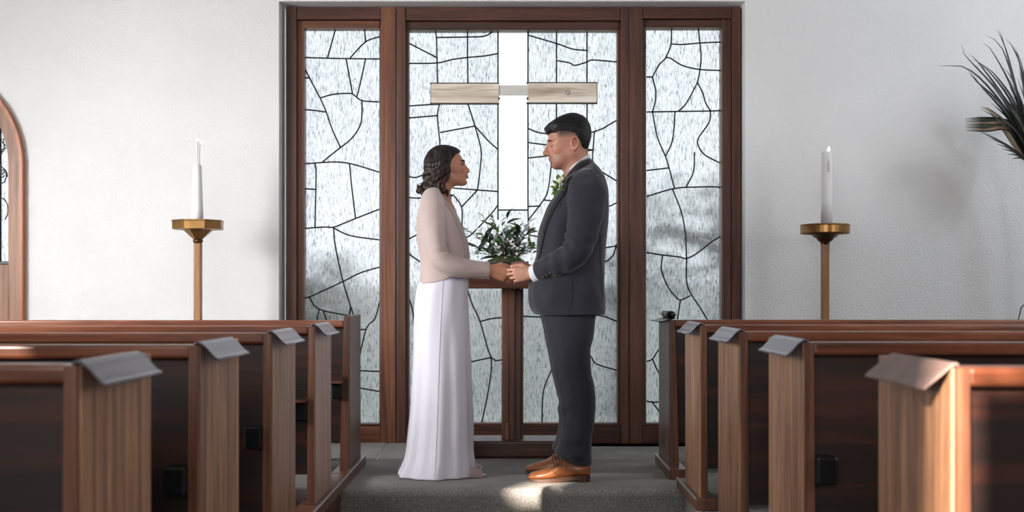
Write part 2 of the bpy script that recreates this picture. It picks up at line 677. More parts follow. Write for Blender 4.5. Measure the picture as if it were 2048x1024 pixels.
plain('bark', srgb(42, 40, 38), 0.9, noise_scale=12, noise_amt=0.3)
plain('tree_leaf', srgb(50, 60, 46), 0.7, noise_scale=3, noise_amt=0.3)

# ------------------------------------------------------------------ room shell
YW = 6.85           # inner face of the altar wall
YG = 7.02           # plane of the leaded glass
ZB = -0.17          # floor of the nave, one step below the platform
ZC = 4.3
XS = 4.4            # side walls
YR = -2.6           # rear wall
ROOT = {}


def sobj(name, vf, mat, smooth=False):
    o = obj(name, vf[0], vf[1], mat, None, smooth)
    o['kind'] = 'structure'
    return o


dcx, dcz, dr = W(-157, 0, YW).x, W(0, 330, YW).z, 189 * YW / F
door_holes = [(dcx - 0.548, dcx + 0.548, W(0, 526, YW).z, dcz)]
for k in range(8):
    z0, z1 = dcz + dr * k / 8, dcz + dr * (k + 1) / 8
    hw = math.sqrt(max(dr * dr - (dr * (k + 0.35) / 8) ** 2, 0.0))
    door_holes.append((dcx - hw, dcx + hw, z0, z1))
main_hole = (-1.388, 1.388, 0.0, 2.65)
cells = wall_cells(-XS, XS, ZB, ZC, [main_hole] + door_holes)
sobj('wall_back', vf_join([box(a, b, YW, 7.06, c, d) for a, b, c, d in cells]), 'plaster')
sl = []
sobj('wall_left', vf_join([box(-XS - 0.15, -XS, a, b, c, d) for a, b, c, d in wall_cells(YR, 7.06, ZB, ZC, sl)]), 'plaster')
sr = [(4.75, 5.45, 2.75, 3.45), (1.2, 2.6, 1.3, 2.5)]  # first opening assumed for the right light, second belongs to the added low fill
sobj('wall_right', vf_join([box(XS, XS + 0.15, a, b, c, d) for a, b, c, d in wall_cells(YR, 7.06, ZB, ZC, sr)]), 'plaster')


def sun_hole(p, hw, hh):
    """opening added to the rear wall through which the sun reaches point p"""
    t = (p[1] - YR) / SUN_D.y
    return (p[0] - SUN_D.x * t - hw, p[0] - SUN_D.x * t + hw, p[2] - SUN_D.z * t - hh, p[2] - SUN_D.z * t + hh)


rear = [sun_hole((0.11, 5.42, 0.0), 0.085, 0.065), sun_hole((0.779, 2.06, 0.42), 0.04, 0.46), sun_hole((0.872, 2.06, 0.785), 0.045, 0.025),
        sun_hole((-1.30, 2.93, 0.752), 0.03, 0.016)]  # slots shaped to aim sun patches at the step, pew and rail
sobj('wall_rear', vf_join([box(a, b, YR - 0.025, YR, c, d) for a, b, c, d in wall_cells(-XS, XS, ZB, ZC, rear)]), 'plaster')
sobj('ceiling', box(-XS - 0.15, XS + 0.15, YR - 0.12, 7.06, ZC, ZC + 0.1), 'ceiling_paint')
sobj('floor', box(-XS, XS, YR, 5.5, ZB - 0.08, ZB), 'carpet')

# the carpeted altar platform with its rounded nosing
YS = 5.36
prof = [(YS + 0.02, ZB)]
for i in range(9):
    a = PI + (PI / 2) * (-i / 8)
    prof.append((YS + 0.035 + 0.035 * math.cos(a), -0.035 + 0.035 * math.sin(a)))
prof += [(7.0, 0.0), (7.0, ZB)]
plat = sobj('platform', prism([(-XS, y, z) for y, z in prof], (2 * XS, 0, 0)), 'carpet')
fix_normals(plat)
# raised floors under the pew blocks (wood-clad on the left, carpeted on the right)
sobj('pew_floor_left', box(-XS, -0.80, YR + 0.1, YS + 0.015, ZB, -0.002, 0.004), 'frame_wood_h')
sobj('pew_floor_right', box(0.80, XS, YR + 0.1, YS + 0.015, ZB, -0.002, 0.012, 2), 'carpet')

# stone slabs in front of the left window
tiles = struct('floor_stone', (-1.0, 6.6, 0))
obj('mortar_bed', *box(-2.1, -0.28, 6.27, 6.94, 0.0005, 0.005), 'grout', tiles)
jx = [(-2.1, -2.1), (-1.45, -1.44), (-0.738, -0.75), (-0.27, -0.30)]
for i in range(3):
    (a0, a1), (b0, b1) = jx[i], jx[i + 1]
    for (y0, y1) in ((6.275, 6.935),):
        lerp = lambda u, v, y: u + (v - u) * (y - 6.275) / 0.66
        g = 0.006
        out = [(lerp(a0, a1, y0) + g, y0, 0.004), (lerp(b0, b1, y0) - g, y0, 0.004), (lerp(b0, b1, y1) - g, y1, 0.004), (lerp(a0, a1, y1) + g, y1, 0.004)]
        obj('stone_slab', *prism(out, (0, 0, 0.006 + 0.001 * (i % 2))), 'stone_tile', tiles)

# ------------------------------------------------------------------ outside
sobj('ground_outside', box(-30, 30, 7.2, 60, -0.5, -0.35), 'paving')


def out_tree(x, y, h, r, label, n, seed):
    rr = random.Random(seed)
    t = thing('garden_tree', label, 'tree', (x, y, -0.35), 'trees outside the leaded windows')
    P = cr([(x, y, -0.35), (x + 0.08, y, h * 0.4), (x - 0.05, y + 0.1, h * 0.8)], 10)
    obj('trunk', *tube(P, list(np.linspace(0.09, 0.03, 10)), 8), 'bark', t, True)
    for k in range(7):
        a, z = rr.uniform(0, 2 * PI), h * rr.uniform(0.35, 0.75)
        e = (x + r * math.cos(a), y + r * math.sin(a) * 0.6, z + h * rr.uniform(0.1, 0.3))
        obj('branch', *tube(cr([(x, y, z), ((x + e[0]) / 2, (y + e[1]) / 2, z + 0.12), e], 7), list(np.linspace(0.03, 0.008, 7)), 6), 'bark', t, True)
    V, Fc = [], []
    for k in range(n):
        a, u = rr.uniform(0, 2 * PI), rr.uniform(0.2, 1) ** 0.6
        c = Vector((x + r * u * math.cos(a), y + r * 0.6 * u * math.sin(a), h * 0.66 + h * 0.34 * rr.uniform(-1, 1) * (1 - 0.5 * u)))
        d1 = Vector((rr.gauss(0, 1), rr.gauss(0, 1), rr.gauss(0, 1))).normalized() * 0.055
        d2 = d1.orthogonal().normalized() * 0.025
        i0 = len(V)
        V += [c - d1, c + d2, c + d1, c - d2]
        Fc.append((i0, i0 + 1, i0 + 2, i0 + 3))
    f = obj('foliage', V, Fc, 'tree_leaf', t)
    f['kind'] = 'stuff'


out_tree(1.75, 9.6, 2.1, 0.75, 'tall wispy tree seen dimly behind the right leaded window', 420, 3)
out_tree(-1.95, 10.2, 1.4, 0.6, 'low tree seen dimly behind the left leaded window', 300, 4)
sobj('added_sun_blocker', box(-14, -XS - 0.3, -1.5, 7.0, -0.4, 5.2), 'added_wall_render')  # unseen block added to keep the sun off the ground outside
sobj('added_backdrop_wall', box(-18, 18, 12.0, 12.25, -0.5, 1.0, 0.02), 'added_wall_render')  # added to hide sunlit ground and keep the lower panes grey
out_tree(1.05, 11.0, 1.8, 0.8, 'slender tree seen dimly behind the middle leaded window', 260, 6)

# ------------------------------------------------------------------ leaded windows
def window(idx, outer, glass, frame, lines, clear=None, name='window'):
    """outer = (x0, x1, y0, y1) of the frame in photo pixels, glass the same; lines = lead polylines"""
    root = struct('%s_%d' % (name, idx), tuple(W((outer[0] + outer[1]) / 2, 887, 6.95)))
    D = 6.95
    for nm, x0, x1, y0, y1, mat, yf in frame:
        a, b = W(x0, y1, D), W(x1, y0, D)
        obj(nm, *box(a.x, b.x, yf, 7.045, max(a.z, 0.001), b.z, 0.004, 2), mat, root)
    gx0, gx1, gy0, gy1 = glass
    # panes: constrained triangulation of the glass by the lead lines, flood filled into regions
    pts, edges = [], []

    def addline(L, closed=False):
        i0 = len(pts)
        for p in L:
            pts.append(Vector(p))
        for i in range(len(L) - 1):
            edges.append((i0 + i, i0 + i + 1))
        if closed:
            edges.append((i0 + len(L) - 1, i0))
    addline([(gx0 - 3, gy0 - 3), (gx1 + 3, gy0 - 3), (gx1 + 3, gy1 + 3), (gx0 - 3, gy1 + 3)], True)
    for L in lines:
        L = [list(p) for p in L]
        for e in (0, -1):      # run the ends into the frame
            if abs(L[e][0] - gx0) < 4: L[e][0] = gx0 - 5
            if abs(L[e][0] - gx1) < 4: L[e][0] = gx1 + 5
            if abs(L[e][1] - gy0) < 4: L[e][1] = gy0 - 5
            if abs(L[e][1] - gy1) < 4: L[e][1] = gy1 + 5
        # overshoot slightly so that T-junctions close
        a, b = Vector(L[0]), Vector(L[1])
        L2 = [tuple(a + (a - b).normalized() * 2.5)] + [tuple(p) for p in L]
        a, b = Vector(L[-1]), Vector(L[-2])
        L2.append(tuple(a + (a - b).normalized() * 2.5))
        addline(L2)
    vo, eo, fo, vorig, eorig, forig = delaunay_2d_cdt(pts, edges, [], 0, 1e-4)
    con = set()
    for e, src in zip(eo, eorig):
        if src:
            con.add((min(e), max(e)))
    e2f = {}
    for i, f in enumerate(fo):
        for k in range(3):
            a, b = f[k], f[(k + 1) % 3]
            e2f.setdefault((min(a, b), max(a, b)), []).append(i)
    seen = [-1] * len(fo)
    comps = []
    for i in range(len(fo)):
        c = (vo[fo[i][0]] + vo[fo[i][1]] + vo[fo[i][2]]) / 3
        if seen[i] >= 0 or not (gx0 - 3 < c.x < gx1 + 3 and gy0 - 3 < c.y < gy1 + 3):
            continue
        st, comp = [i], []
        seen[i] = len(comps)
        while st:
            f = st.pop()
            comp.append(f)
            for k in range(3):
                a, b = fo[f][k], fo[f][(k + 1) % 3]
                key = (min(a, b), max(a, b))
                if key in con:
                    continue
                for g in e2f[key]:
                    if seen[g] < 0:
                        seen[g] = len(comps)
                        st.append(g)
        comps.append(comp)
    for comp in comps:
        area2 = sum(abs((vo[fo[f][1]] - vo[fo[f][0]]).cross(vo[fo[f][2]] - vo[fo[f][0]])) for f in comp)
        if area2 < 16:
            continue
        mp, V, Fc = {}, [], []
        cen = sum(((vo[fo[f][0]] + vo[fo[f][1]] + vo[fo[f][2]]) / 3 for f in comp), Vector((0, 0))) / len(comp)
        if clear and clear[0] < cen.x < clear[1] and clear[2] < cen.y < clear[3]:
            continue
        for f in comp:
            q = []
            for v in fo[f]:
                if v not in mp:
                    mp[v] = len(V)
                    V.append(W(vo[v].x, vo[v].y, YG))
                q.append(mp[v])
            Fc.append(tuple(q))
        obj('pane', V, Fc, 'rain_glass', root)
    for L in lines:
        P = [W(p[0], p[1], YG - 0.002) for p in L]
        n = 2 if len(P) == 2 else 5 * len(P)
        obj('lead_came', *tube(cr([tuple(p) for p in P], n), 0.0043, 6, True, (0, 1, 0), 0.006), 'lead', root, True)
    return root


L1 = [[(672, 55), (655, 116)], [(729, 55), (731, 84)], [(760, 73), (731, 84), (700, 116)], [(607, 115), (680, 117), (760, 118)],
      [(607, 132), (619, 156), (640, 196), (652, 223), (665, 260), (681, 295)], [(607, 155), (619, 156)],
      [(692, 117), (705, 188)], [(731, 118), (722, 160), (714, 193)],
      [(640, 196), (665, 189), (690, 187), (705, 188), (724, 201), (760, 204)],
      [(724, 201), (723, 240), (715, 261), (700, 280), (681, 295), (662, 310), (644, 325)],
      [(607, 219), (630, 221), (652, 224)], [(607, 328), (644, 325), (672, 324), (699, 327), (735, 337), (760, 345)],
      [(630, 327), (632, 350), (630, 454)], [(607, 377), (632, 379)], [(699, 327), (703, 370), (711, 437)],
      [(607, 457), (650, 454), (668, 454), (711, 437), (760, 418)], [(667, 456), (700, 471), (760, 480)],
      [(667, 456), (671, 495), (686, 563), (701, 612), (714, 650), (722, 660)],
      [(607, 594), (618, 594), (686, 563), (720, 546), (760, 534)], [(618, 594), (638, 618), (700, 632)],
      [(638, 618), (634, 645), (640, 700)], [(646, 622), (654, 642)], [(701, 612), (700, 632), (712, 648)],
      [(760, 600), (750, 637), (732, 659), (713, 741)], [(660, 659), (732, 659)],
      [(607, 725), (660, 736), (713, 741), (760, 743)], [(607, 765), (705, 774), (730, 778), (760, 783)]]
L2 = [[(869, 60), (873, 75), (874, 115), (875, 166)], [(817, 86), (873, 115)],
      [(817, 127), (873, 126), (905, 119), (935, 115), (968, 112), (996, 107)],
      [(874, 75), (935, 74), (970, 72), (990, 60)], [(935, 60), (935, 115), (936, 166)], [(817, 212), (862, 209), (880, 209)],
      [(817, 236), (876, 231)], [(880, 205), (875, 232), (880, 290), (882, 330)], [(935, 205), (950, 252)], [(880, 265), (950, 252)],
      [(950, 252), (962, 300), (960, 340), (955, 379)], [(950, 252), (975, 280), (996, 299)],
      [(817, 353), (830, 355), (845, 350), (882, 330)], [(817, 395), (842, 396), (907, 390)], [(905, 376), (955, 380), (996, 383)],
      [(955, 380), (923, 414)], [(907, 390), (923, 414), (924, 450)], [(996, 410), (980, 430), (935, 474), (924, 450)],
      [(817, 479), (833, 470), (900, 440)], [(817, 507), (838, 522), (900, 560)], [(817, 594), (825, 620), (828, 650), (830, 720)],
      [(930, 560), (937, 585), (945, 610), (960, 643), (983, 715), (1010, 719)], [(960, 643), (985, 637), (1010, 635)],
      [(983, 715), (982, 745), (975, 790), (963, 848)], [(830, 720), (900, 730), (983, 715)],
      [(1113, 60), (1113, 168)], [(1113, 205), (1113, 262)], [(1174, 60), (1174, 168)], [(1174, 205), (1174, 266)],
      [(1055, 70), (1113, 87), (1145, 98), (1174, 101)], [(1113, 121), (1140, 126), (1149, 131), (1174, 124), (1185, 120), (1235, 124)],
      [(1056, 257), (1090, 267), (1182, 265), (1235, 240)], [(1056, 285), (1095, 290), (1186, 300)], [(1056, 316), (1093, 312), (1186, 300)],
      [(1189, 262), (1186, 300), (1184, 335)], [(1102, 334), (1184, 334), (1194, 338), (1235, 363)],
      [(1235, 397), (1217, 412), (1087, 400)], [(1102, 315), (1102, 334), (1096, 380), (1087, 400), (1057, 440)], [(1057, 413), (1081, 412)],
      [(1235, 486), (1210, 495), (1057, 470)], [(1235, 486), (1207, 525), (1060, 545)], [(1040, 632), (1090, 634), (1190, 630), (1235, 643)],
      [(1100, 634), (1178, 709), (1191, 727), (1235, 741)], [(1115, 650), (1107, 725), (1090, 770), (1085, 800), (1084, 848)],
      [(996, 60), (996, 420), (996, 440)], [(1056, 60), (1056, 420), (1058, 470)], [(996, 420), (1056, 420)]]
L3 = [[(1343, 54), (1342, 88), (1331, 116), (1318, 130), (1305, 154)], [(1293, 154), (1305, 154)],
      [(1396, 54), (1400, 87), (1402, 115), (1400, 140), (1395, 165)], [(1342, 88), (1365, 89), (1400, 86), (1444, 84)],
      [(1331, 116), (1340, 116), (1365, 131), (1400, 139), (1444, 141)], [(1305, 154), (1311, 180), (1311, 200), (1305, 224)],
      [(1395, 165), (1373, 206), (1356, 223)], [(1395, 165), (1405, 185), (1411, 205), (1421, 222)],
      [(1293, 224), (1350, 223), (1421, 222), (1444, 221)], [(1305, 224), (1315, 275), (1331, 313), (1342, 350), (1349, 377)],
      [(1350, 224), (1345, 280), (1331, 313)], [(1421, 222), (1418, 245), (1397, 276), (1397, 292), (1410, 310), (1444, 328)],
      [(1293, 341), (1337, 336)], [(1389, 304), (1387, 343), (1373, 373)],
      [(1293, 393), (1349, 377), (1400, 374), (1435, 374), (1444, 378)],
      [(1345, 378), (1363, 425), (1371, 470), (1373, 517), (1375, 572), (1400, 615), (1420, 648)],
      [(1293, 505), (1325, 510), (1360, 514), (1373, 517), (1395, 506), (1420, 486), (1444, 471)],
      [(1325, 511), (1323, 540), (1335, 572), (1350, 592), (1361, 600), (1381, 591)], [(1361, 600), (1355, 640), (1350, 700)],
      [(1293, 723), (1305, 718), (1320, 698), (1350, 690)], [(1305, 718), (1318, 745), (1345, 765)],
      [(1293, 802), (1318, 804), (1444, 790)], [(1303, 802), (1320, 826), (1330, 848)], [(1420, 648), (1444, 690)]]

fw, fh, sh, fl = 'frame_wood', 'frame_wood_h', 'sash_wood_h', 'frame_wood_light'
window(1, (573, 792, 15, 887), (607, 760, 55, 849),
       [('stile', 573, 594, 15, 887, fw, 6.93), ('stile', 762, 792, 15, 887, fl, 6.93), ('rail', 594, 762, 15, 40, fh, 6.935),
        ('rail', 594, 762, 853, 887, sh, 6.935), ('sash', 594, 607, 40, 853, fl, 6.965), ('sash', 758, 762, 40, 853, fw, 6.965),
        ('sash', 604, 759, 41, 55, sh, 6.955), ('sash', 605, 759, 848, 853, fh, 6.965)], L1)
window(2, (794, 1257, 15, 887), (817, 1235, 59, 848),
       [('stile', 794, 812, 15, 887, fw, 6.93), ('stile', 1241, 1257, 15, 887, fw, 6.93), ('rail', 812, 1241, 15, 42, fh, 6.935),
        ('rail', 812, 1241, 855, 887, fh, 6.935), ('sash', 812, 817, 42, 855, fw, 6.965), ('sash', 1235, 1241, 42, 855, fw, 6.965),
        ('sash', 815, 1237, 43, 59, fh, 6.955), ('sash', 815, 1237, 847, 855, fh, 6.965)], L2, clear=(996, 1056, 56, 420))
window(3, (1258, 1480, 15, 887), (1293, 1444, 54, 848),
       [('stile', 1258, 1284, 15, 887, fw, 6.93), ('stile', 1463, 1480, 15, 887, fw, 6.93), ('rail', 1284, 1463, 15, 38, fh, 6.935),
        ('rail', 1284, 1463, 853, 887, fh, 6.935), ('sash', 1284, 1293, 38, 853, fw, 6.965), ('sash', 1444, 1463, 38, 853, fw, 6.95),
        ('sash', 1291, 1446, 39, 54, fh, 6.955), ('sash', 1291, 1446, 847, 853, fh, 6.965)], L3)

# ------------------------------------------------------------------ arched door
def door():
    D = YW
    root = struct('door_1', tuple(W(-157, 887, D)))
    c = W(-157, 330, D)
    px = D / F
    zb = 0.0

    def arch(r, n=24, x_in=0.0):
        pts = [(c.x + r, zb)]
        for i in range(n + 1):
            a = PI * i / n
            pts.append((c.x + r * math.cos(a), c.z + r * math.sin(a)))
        pts.append((c.x - r, zb))
        return pts

    def band(r0, r1, y0, y1, nm, mat):
        A, B = arch(r0 * px), arch(r1 * px)
        n = len(A)
        V = [(x, y0, z) for x, z in A] + [(x, y0, z) for x, z in B] + [(x, y1, z) for x, z in A] + [(x, y1, z) for x, z in B]
        Fc = []
        for i in range(n - 1):
            Fc += [(i, n + i, n + i + 1, i + 1), (n + i, 3 * n + i, 3 * n + i + 1, n + i + 1), (i, i + 1, 2 * n + i + 1, 2 * n + i)]
        o = obj(nm, V, Fc, mat, root)
        return fix_normals(o)
    band(201, 208, YW - 0.045, YW + 0.01, 'casing', 'door_trim_wood')
    band(178, 201, YW - 0.03, YW + 0.01, 'door_frame', 'door_wood')
    # lower boards and glazing rail
    zr = W(0, 527, D).z
    for x0, x1 in ((-338, -285), (-284, -232), (-231, -180), (-179, -125), (-124, -75), (-74, -28), (-27, 20)):
        a, b = W(x0, 0, D).x, W(x1, 0, D).x
        obj('door_board', *box(a, b - 0.002, YW - 0.02, YW - 0.002, zb, zr, 0.002), 'door_wood', root)
    obj('glazing_rail', *box(c.x - 0.53, c.x + 0.534, YW - 0.03, YW, zr - 0.006, zr + 0.012, 0.003), 'black_metal', root)
    # glass and wrought scrollwork
    inner = [(x, YW + 0.03, max(z, zr)) for x, z in arch(179 * px)]
    obj('pane', inner, [tuple(range(len(inner)))], 'rain_glass', root)
    rr = random.Random(5)
    for k in range(170):
        x0 = c.x + rr.uniform(-0.5, 0.5)
        z0 = rr.uniform(zr + 0.03, c.z + 0.45)
        s = rr.choice((-1, 1))
        R = rr.uniform(0.025, 0.07)
        a0 = rr.uniform(0, 2 * PI)
        P = [(x0 + R * (1 - t * 0.8) * math.cos(a0 + s * t * 6.5), YW + 0.012, z0 + R * 1.5 * (1 - t * 0.8) * math.sin(a0 + s * t * 6.5)) for t in np.linspace(0, 1, 16)]
        P = [p for p in P if (p[0] - c.x) ** 2 + max(p[2] - c.z, 0) ** 2 < (177 * px) ** 2 and p[2] > zr]
        if len(P) > 3:
            obj('scroll', *tube(P, 0.0035, 5), 'black_metal', root, True)
    for x0 in (-0.46, -0.23, 0.0, 0.23, 0.46):
        obj('bar', *tube([(c.x + x0, YW + 0.02, zr), (c.x + x0, YW + 0.02, c.z + math.sqrt((177 * px) ** 2 - x0 ** 2))], 0.008, 6), 'black_metal', root)


door()

# ------------------------------------------------------------------ pews
def pew(side, near, label, cap, length, base_len, base_off, Xa, dark=False, ledge=None, group=None):
    s = -1 if side == 'L' else 1
    t = thing('pew', label, 'pew', (s * Xa, near + 0.2, 0), group)
    xe = Xa + length

    def bx(x0, x1, y0, y1, z0, z1, bev=0.004, seg=2):
        a, b = sorted((s * x0, s * x1))
        return box(a, b, y0, y1, z0, z1, bev, seg)
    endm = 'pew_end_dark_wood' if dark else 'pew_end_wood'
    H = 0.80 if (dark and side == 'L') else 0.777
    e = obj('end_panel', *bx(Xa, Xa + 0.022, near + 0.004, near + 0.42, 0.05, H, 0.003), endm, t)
    out = [(s * (Xa + 0.005), near - 0.012, z) for z in ()]
    # rear edging of the panel, flaring a little towards the floor
    o4 = [(Xa + 0.003, 0.05), (Xa + 0.031 + (0.016 if dark else 0), 0.05), (Xa + 0.026, H), (Xa + 0.003, H)]
    ed = obj('edge_trim', *prism([(s * x, near - 0.01, z) for x, z in o4], (0, 0.024, 0)), 'pew_edge_wood', e)
    fix_normals(ed)
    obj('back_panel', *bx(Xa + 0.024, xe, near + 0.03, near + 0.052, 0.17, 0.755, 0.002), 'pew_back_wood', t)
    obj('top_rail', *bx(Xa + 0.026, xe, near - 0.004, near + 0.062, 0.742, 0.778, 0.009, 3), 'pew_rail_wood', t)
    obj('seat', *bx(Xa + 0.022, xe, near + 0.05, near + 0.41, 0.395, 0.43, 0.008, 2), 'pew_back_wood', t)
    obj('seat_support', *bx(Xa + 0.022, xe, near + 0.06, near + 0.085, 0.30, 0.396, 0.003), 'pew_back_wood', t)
    if side == 'L' or near < 3.5:
        obj('bracket', *bx(Xa + 0.03, Xa + 0.085, near - 0.035, near + 0.032, 0.395, 0.47, 0.006), 'black_metal', t)
    obj('far_end_panel', *bx(xe - 0.03, xe, near, near + 0.42, 0.05, 0.777, 0.004), endm, t)
    b = obj('base_board', *bx(Xa - 0.022, Xa + 0.07, near + base_off, near + base_off + base_len, 0.0, 0.05, 0.005), 'pew_edge_wood', t)
    obj('edge_strip', *bx(Xa - 0.026, Xa - 0.016, near + base_off, near + base_off + base_len, 0.046, 0.0535, 0.002), 'strip_metal', b)
    obj('far_base_board', *bx(xe - 0.07, xe + 0.02, near + base_off, near + base_off + base_len, 0.0, 0.05, 0.005), 'pew_edge_wood', t)
    if ledge:
        obj('book_ledge', *bx(Xa + 0.03, xe - 0.05, near - 0.06, near + 0.03, ledge, ledge + 0.016, 0.003), 'pew_edge_wood', t)
        obj('ledge_lip', *bx(Xa + 0.03, xe - 0.05, near - 0.06, near - 0.048, ledge + 0.012, ledge + 0.06, 0.003), 'pew_back_wood', t)
    if cap:
        y0, y1 = near + 0.0, near + 0.345
        if cap == 'roll':
            prof = [(Xa + 0.03, 0.790), (Xa + 0.0, 0.782), (Xa - 0.03, 0.772), (Xa - 0.052, 0.772)]
            mat = 'cap_black'
        elif cap == 'leather':
            prof = [(Xa + 0.012, 0.784), (Xa + 0.002, 0.786), (Xa - 0.02, 0.768), (Xa - 0.052, 0.742)]
            mat = 'cap_leather'
        else:
            prof = [(Xa + 0.016, 0.783), (Xa + 0.005, 0.787), (Xa - 0.012, 0.776), (Xa - 0.028, 0.758), (Xa - 0.040, 0.7465), (Xa - 0.049, 0.743)]
            mat = 'cap_plastic'
        P = cr(prof, 14)
        th = 0.007
        outl = [(s * x, y0, z) for x, z in P] + [(s * x, y0, z - th) for x, z in P[::-1]]
        c = obj('end_cap', *prism(outl, (0, y1 - y0, 0)), mat, e, True)
        fix_normals(c)
        c.data.set_sharp_from_angle(angle=0.6)
        bv = c.modifiers.new('edge', 'BEVEL')
        bv.width = 0.0025
        bv.segments = 2
        if cap == 'roll':
            obj('roll', *tube([(s * (Xa + 0.018), near + 0.03, 0.803), (s * (Xa + 0.018), near + 0.33, 0.803)], 0.018, 14), 'cap_black', e, True)
    return t


NL = [5.66, 4.67, 3.83, 2.95, 2.13]
NR = [5.77, 4.83, 3.99, 3.12, 2.06]
ll = ['front left pew with a bare dark end panel, beside the long white dress', 'second left pew from the altar with a curled grey end cap',
      'third left pew from the altar with grey end cap', 'fourth left pew from the altar with lilac-grey end cap',
      'blurred left pew nearest the camera with a glossy end cap']
lr = ['front right pew with dark end panel and black rolled cap', 'second right pew from the altar with small grey end cap',
      'third right pew from the altar with curved grey end cap', 'fourth right pew from the altar with shiny curved metal cap',
      'blurred right pew nearest the camera with sunlit edge and brown leather cap']
for i in range(5):
    pew('L', NL[i], ll[i], None if i == 0 else 'plastic', 3.0, 0.62 if i == 0 else (0.985 if i == 1 else 0.81), -0.16 if i == 0 else -0.16, 0.80, i == 0,
        {0: 0.47, 1: 0.47}.get(i), 'left pews')
    pew('R', NR[i], lr[i], {0: 'roll', 4: 'leather'}.get(i, 'plastic'), 3.0, 0.56, -0.15 if i == 0 else -0.02, 0.79, i == 0, None, 'right pews')

# ------------------------------------------------------------------ object materials
def milky_glass():
    m = bpy.data.materials.new('milky_glass')
    MATS['milky_glass'] = m
    m.use_nodes = True
    nt = m.node_tree
    nt.nodes.clear()
    out = nd(nt, 'ShaderNodeOutputMaterial')
    tc = nd(nt, 'ShaderNodeTexCoord')
    n = nd(nt, 'ShaderNodeTexNoise', i_Scale=2.0, i_Detail=2.0)
    nt.links.new(tc.outputs['Object'], n.inputs['Vector'])
    r = ramp(nt, [(0.3, (0.985, 0.98, 0.98)), (0.7, (1, 1, 1))])
    nt.links.new(n.outputs['Fac'], r.inputs['Fac'])
    tr = nd(nt, 'ShaderNodeBsdfTransparent')
    tl = nd(nt, 'ShaderNodeBsdfTranslucent')
    nt.links.new(r.outputs['Color'], tr.inputs['Color'])
    nt.links.new(r.outputs['Color'], tl.inputs['Color'])
    m1 = nd(nt, 'ShaderNodeMixShader')
    m1.inputs[0].default_value = 0.12
    nt.links.new(tr.outputs[0], m1.inputs[1])
    nt.links.new(tl.outputs[0], m1.inputs[2])
    nt.links.new(m1.outputs[0], out.inputs['Surface'])


milky_glass()
plain('brass', srgb(150, 112, 66), 0.32, 0.75, noise_scale=14, noise_amt=0.35)
plain('brass_dark', srgb(84, 56, 36), 0.4, 0.6, noise_scale=20, noise_amt=0.3)
wood('pole_wood', srgb(110, 74, 44), srgb(150, 106, 68), srgb(176, 132, 92), 'Z', 0.35, 1.2)
plain('wax', srgb(240, 239, 240), 0.45)
plain('wax_ink', srgb(120, 118, 122), 0.6)
plain('wick', srgb(222, 218, 214), 0.7)
plain('wick_black', srgb(30, 26, 24), 0.8)
m, nt, p = new_mat('flame')
p.inputs['Base Color'].default_value = (1, 0.6, 0.25, 1)
p.inputs['Emission Color'].default_value = (1.0, 0.72, 0.42, 1)
p.inputs['Emission Strength'].default_value = 3.2
plain('leaf_green', srgb(66, 100, 44), 0.4, noise_scale=25, noise_amt=0.3)
plain('leaf_dark', srgb(30, 48, 26), 0.45, noise_scale=25, noise_amt=0.3)
plain('leaf_silver', srgb(176, 186, 180), 0.5, noise_scale=25, noise_amt=0.15)
plain('stem_brown', srgb(52, 40, 28), 0.7)
plain('pot_dark', srgb(38, 30, 26), 0.55, noise_scale=9, noise_amt=0.4)
plain('moss', srgb(62, 70, 36), 0.9, noise_scale=40, noise_amt=0.5, bump=0.8, bump_scale=120)
plain('petal_white', srgb(236, 236, 226), 0.6)
plain('palm_dark', srgb(26, 26, 24), 0.45, noise_scale=10, noise_amt=0.4)
plain('palm_green', srgb(60, 70, 48), 0.45, noise_scale=10, noise_amt=0.4)
plain('palm_tan', srgb(150, 130, 106), 0.6, noise_scale=10, noise_amt=0.25)

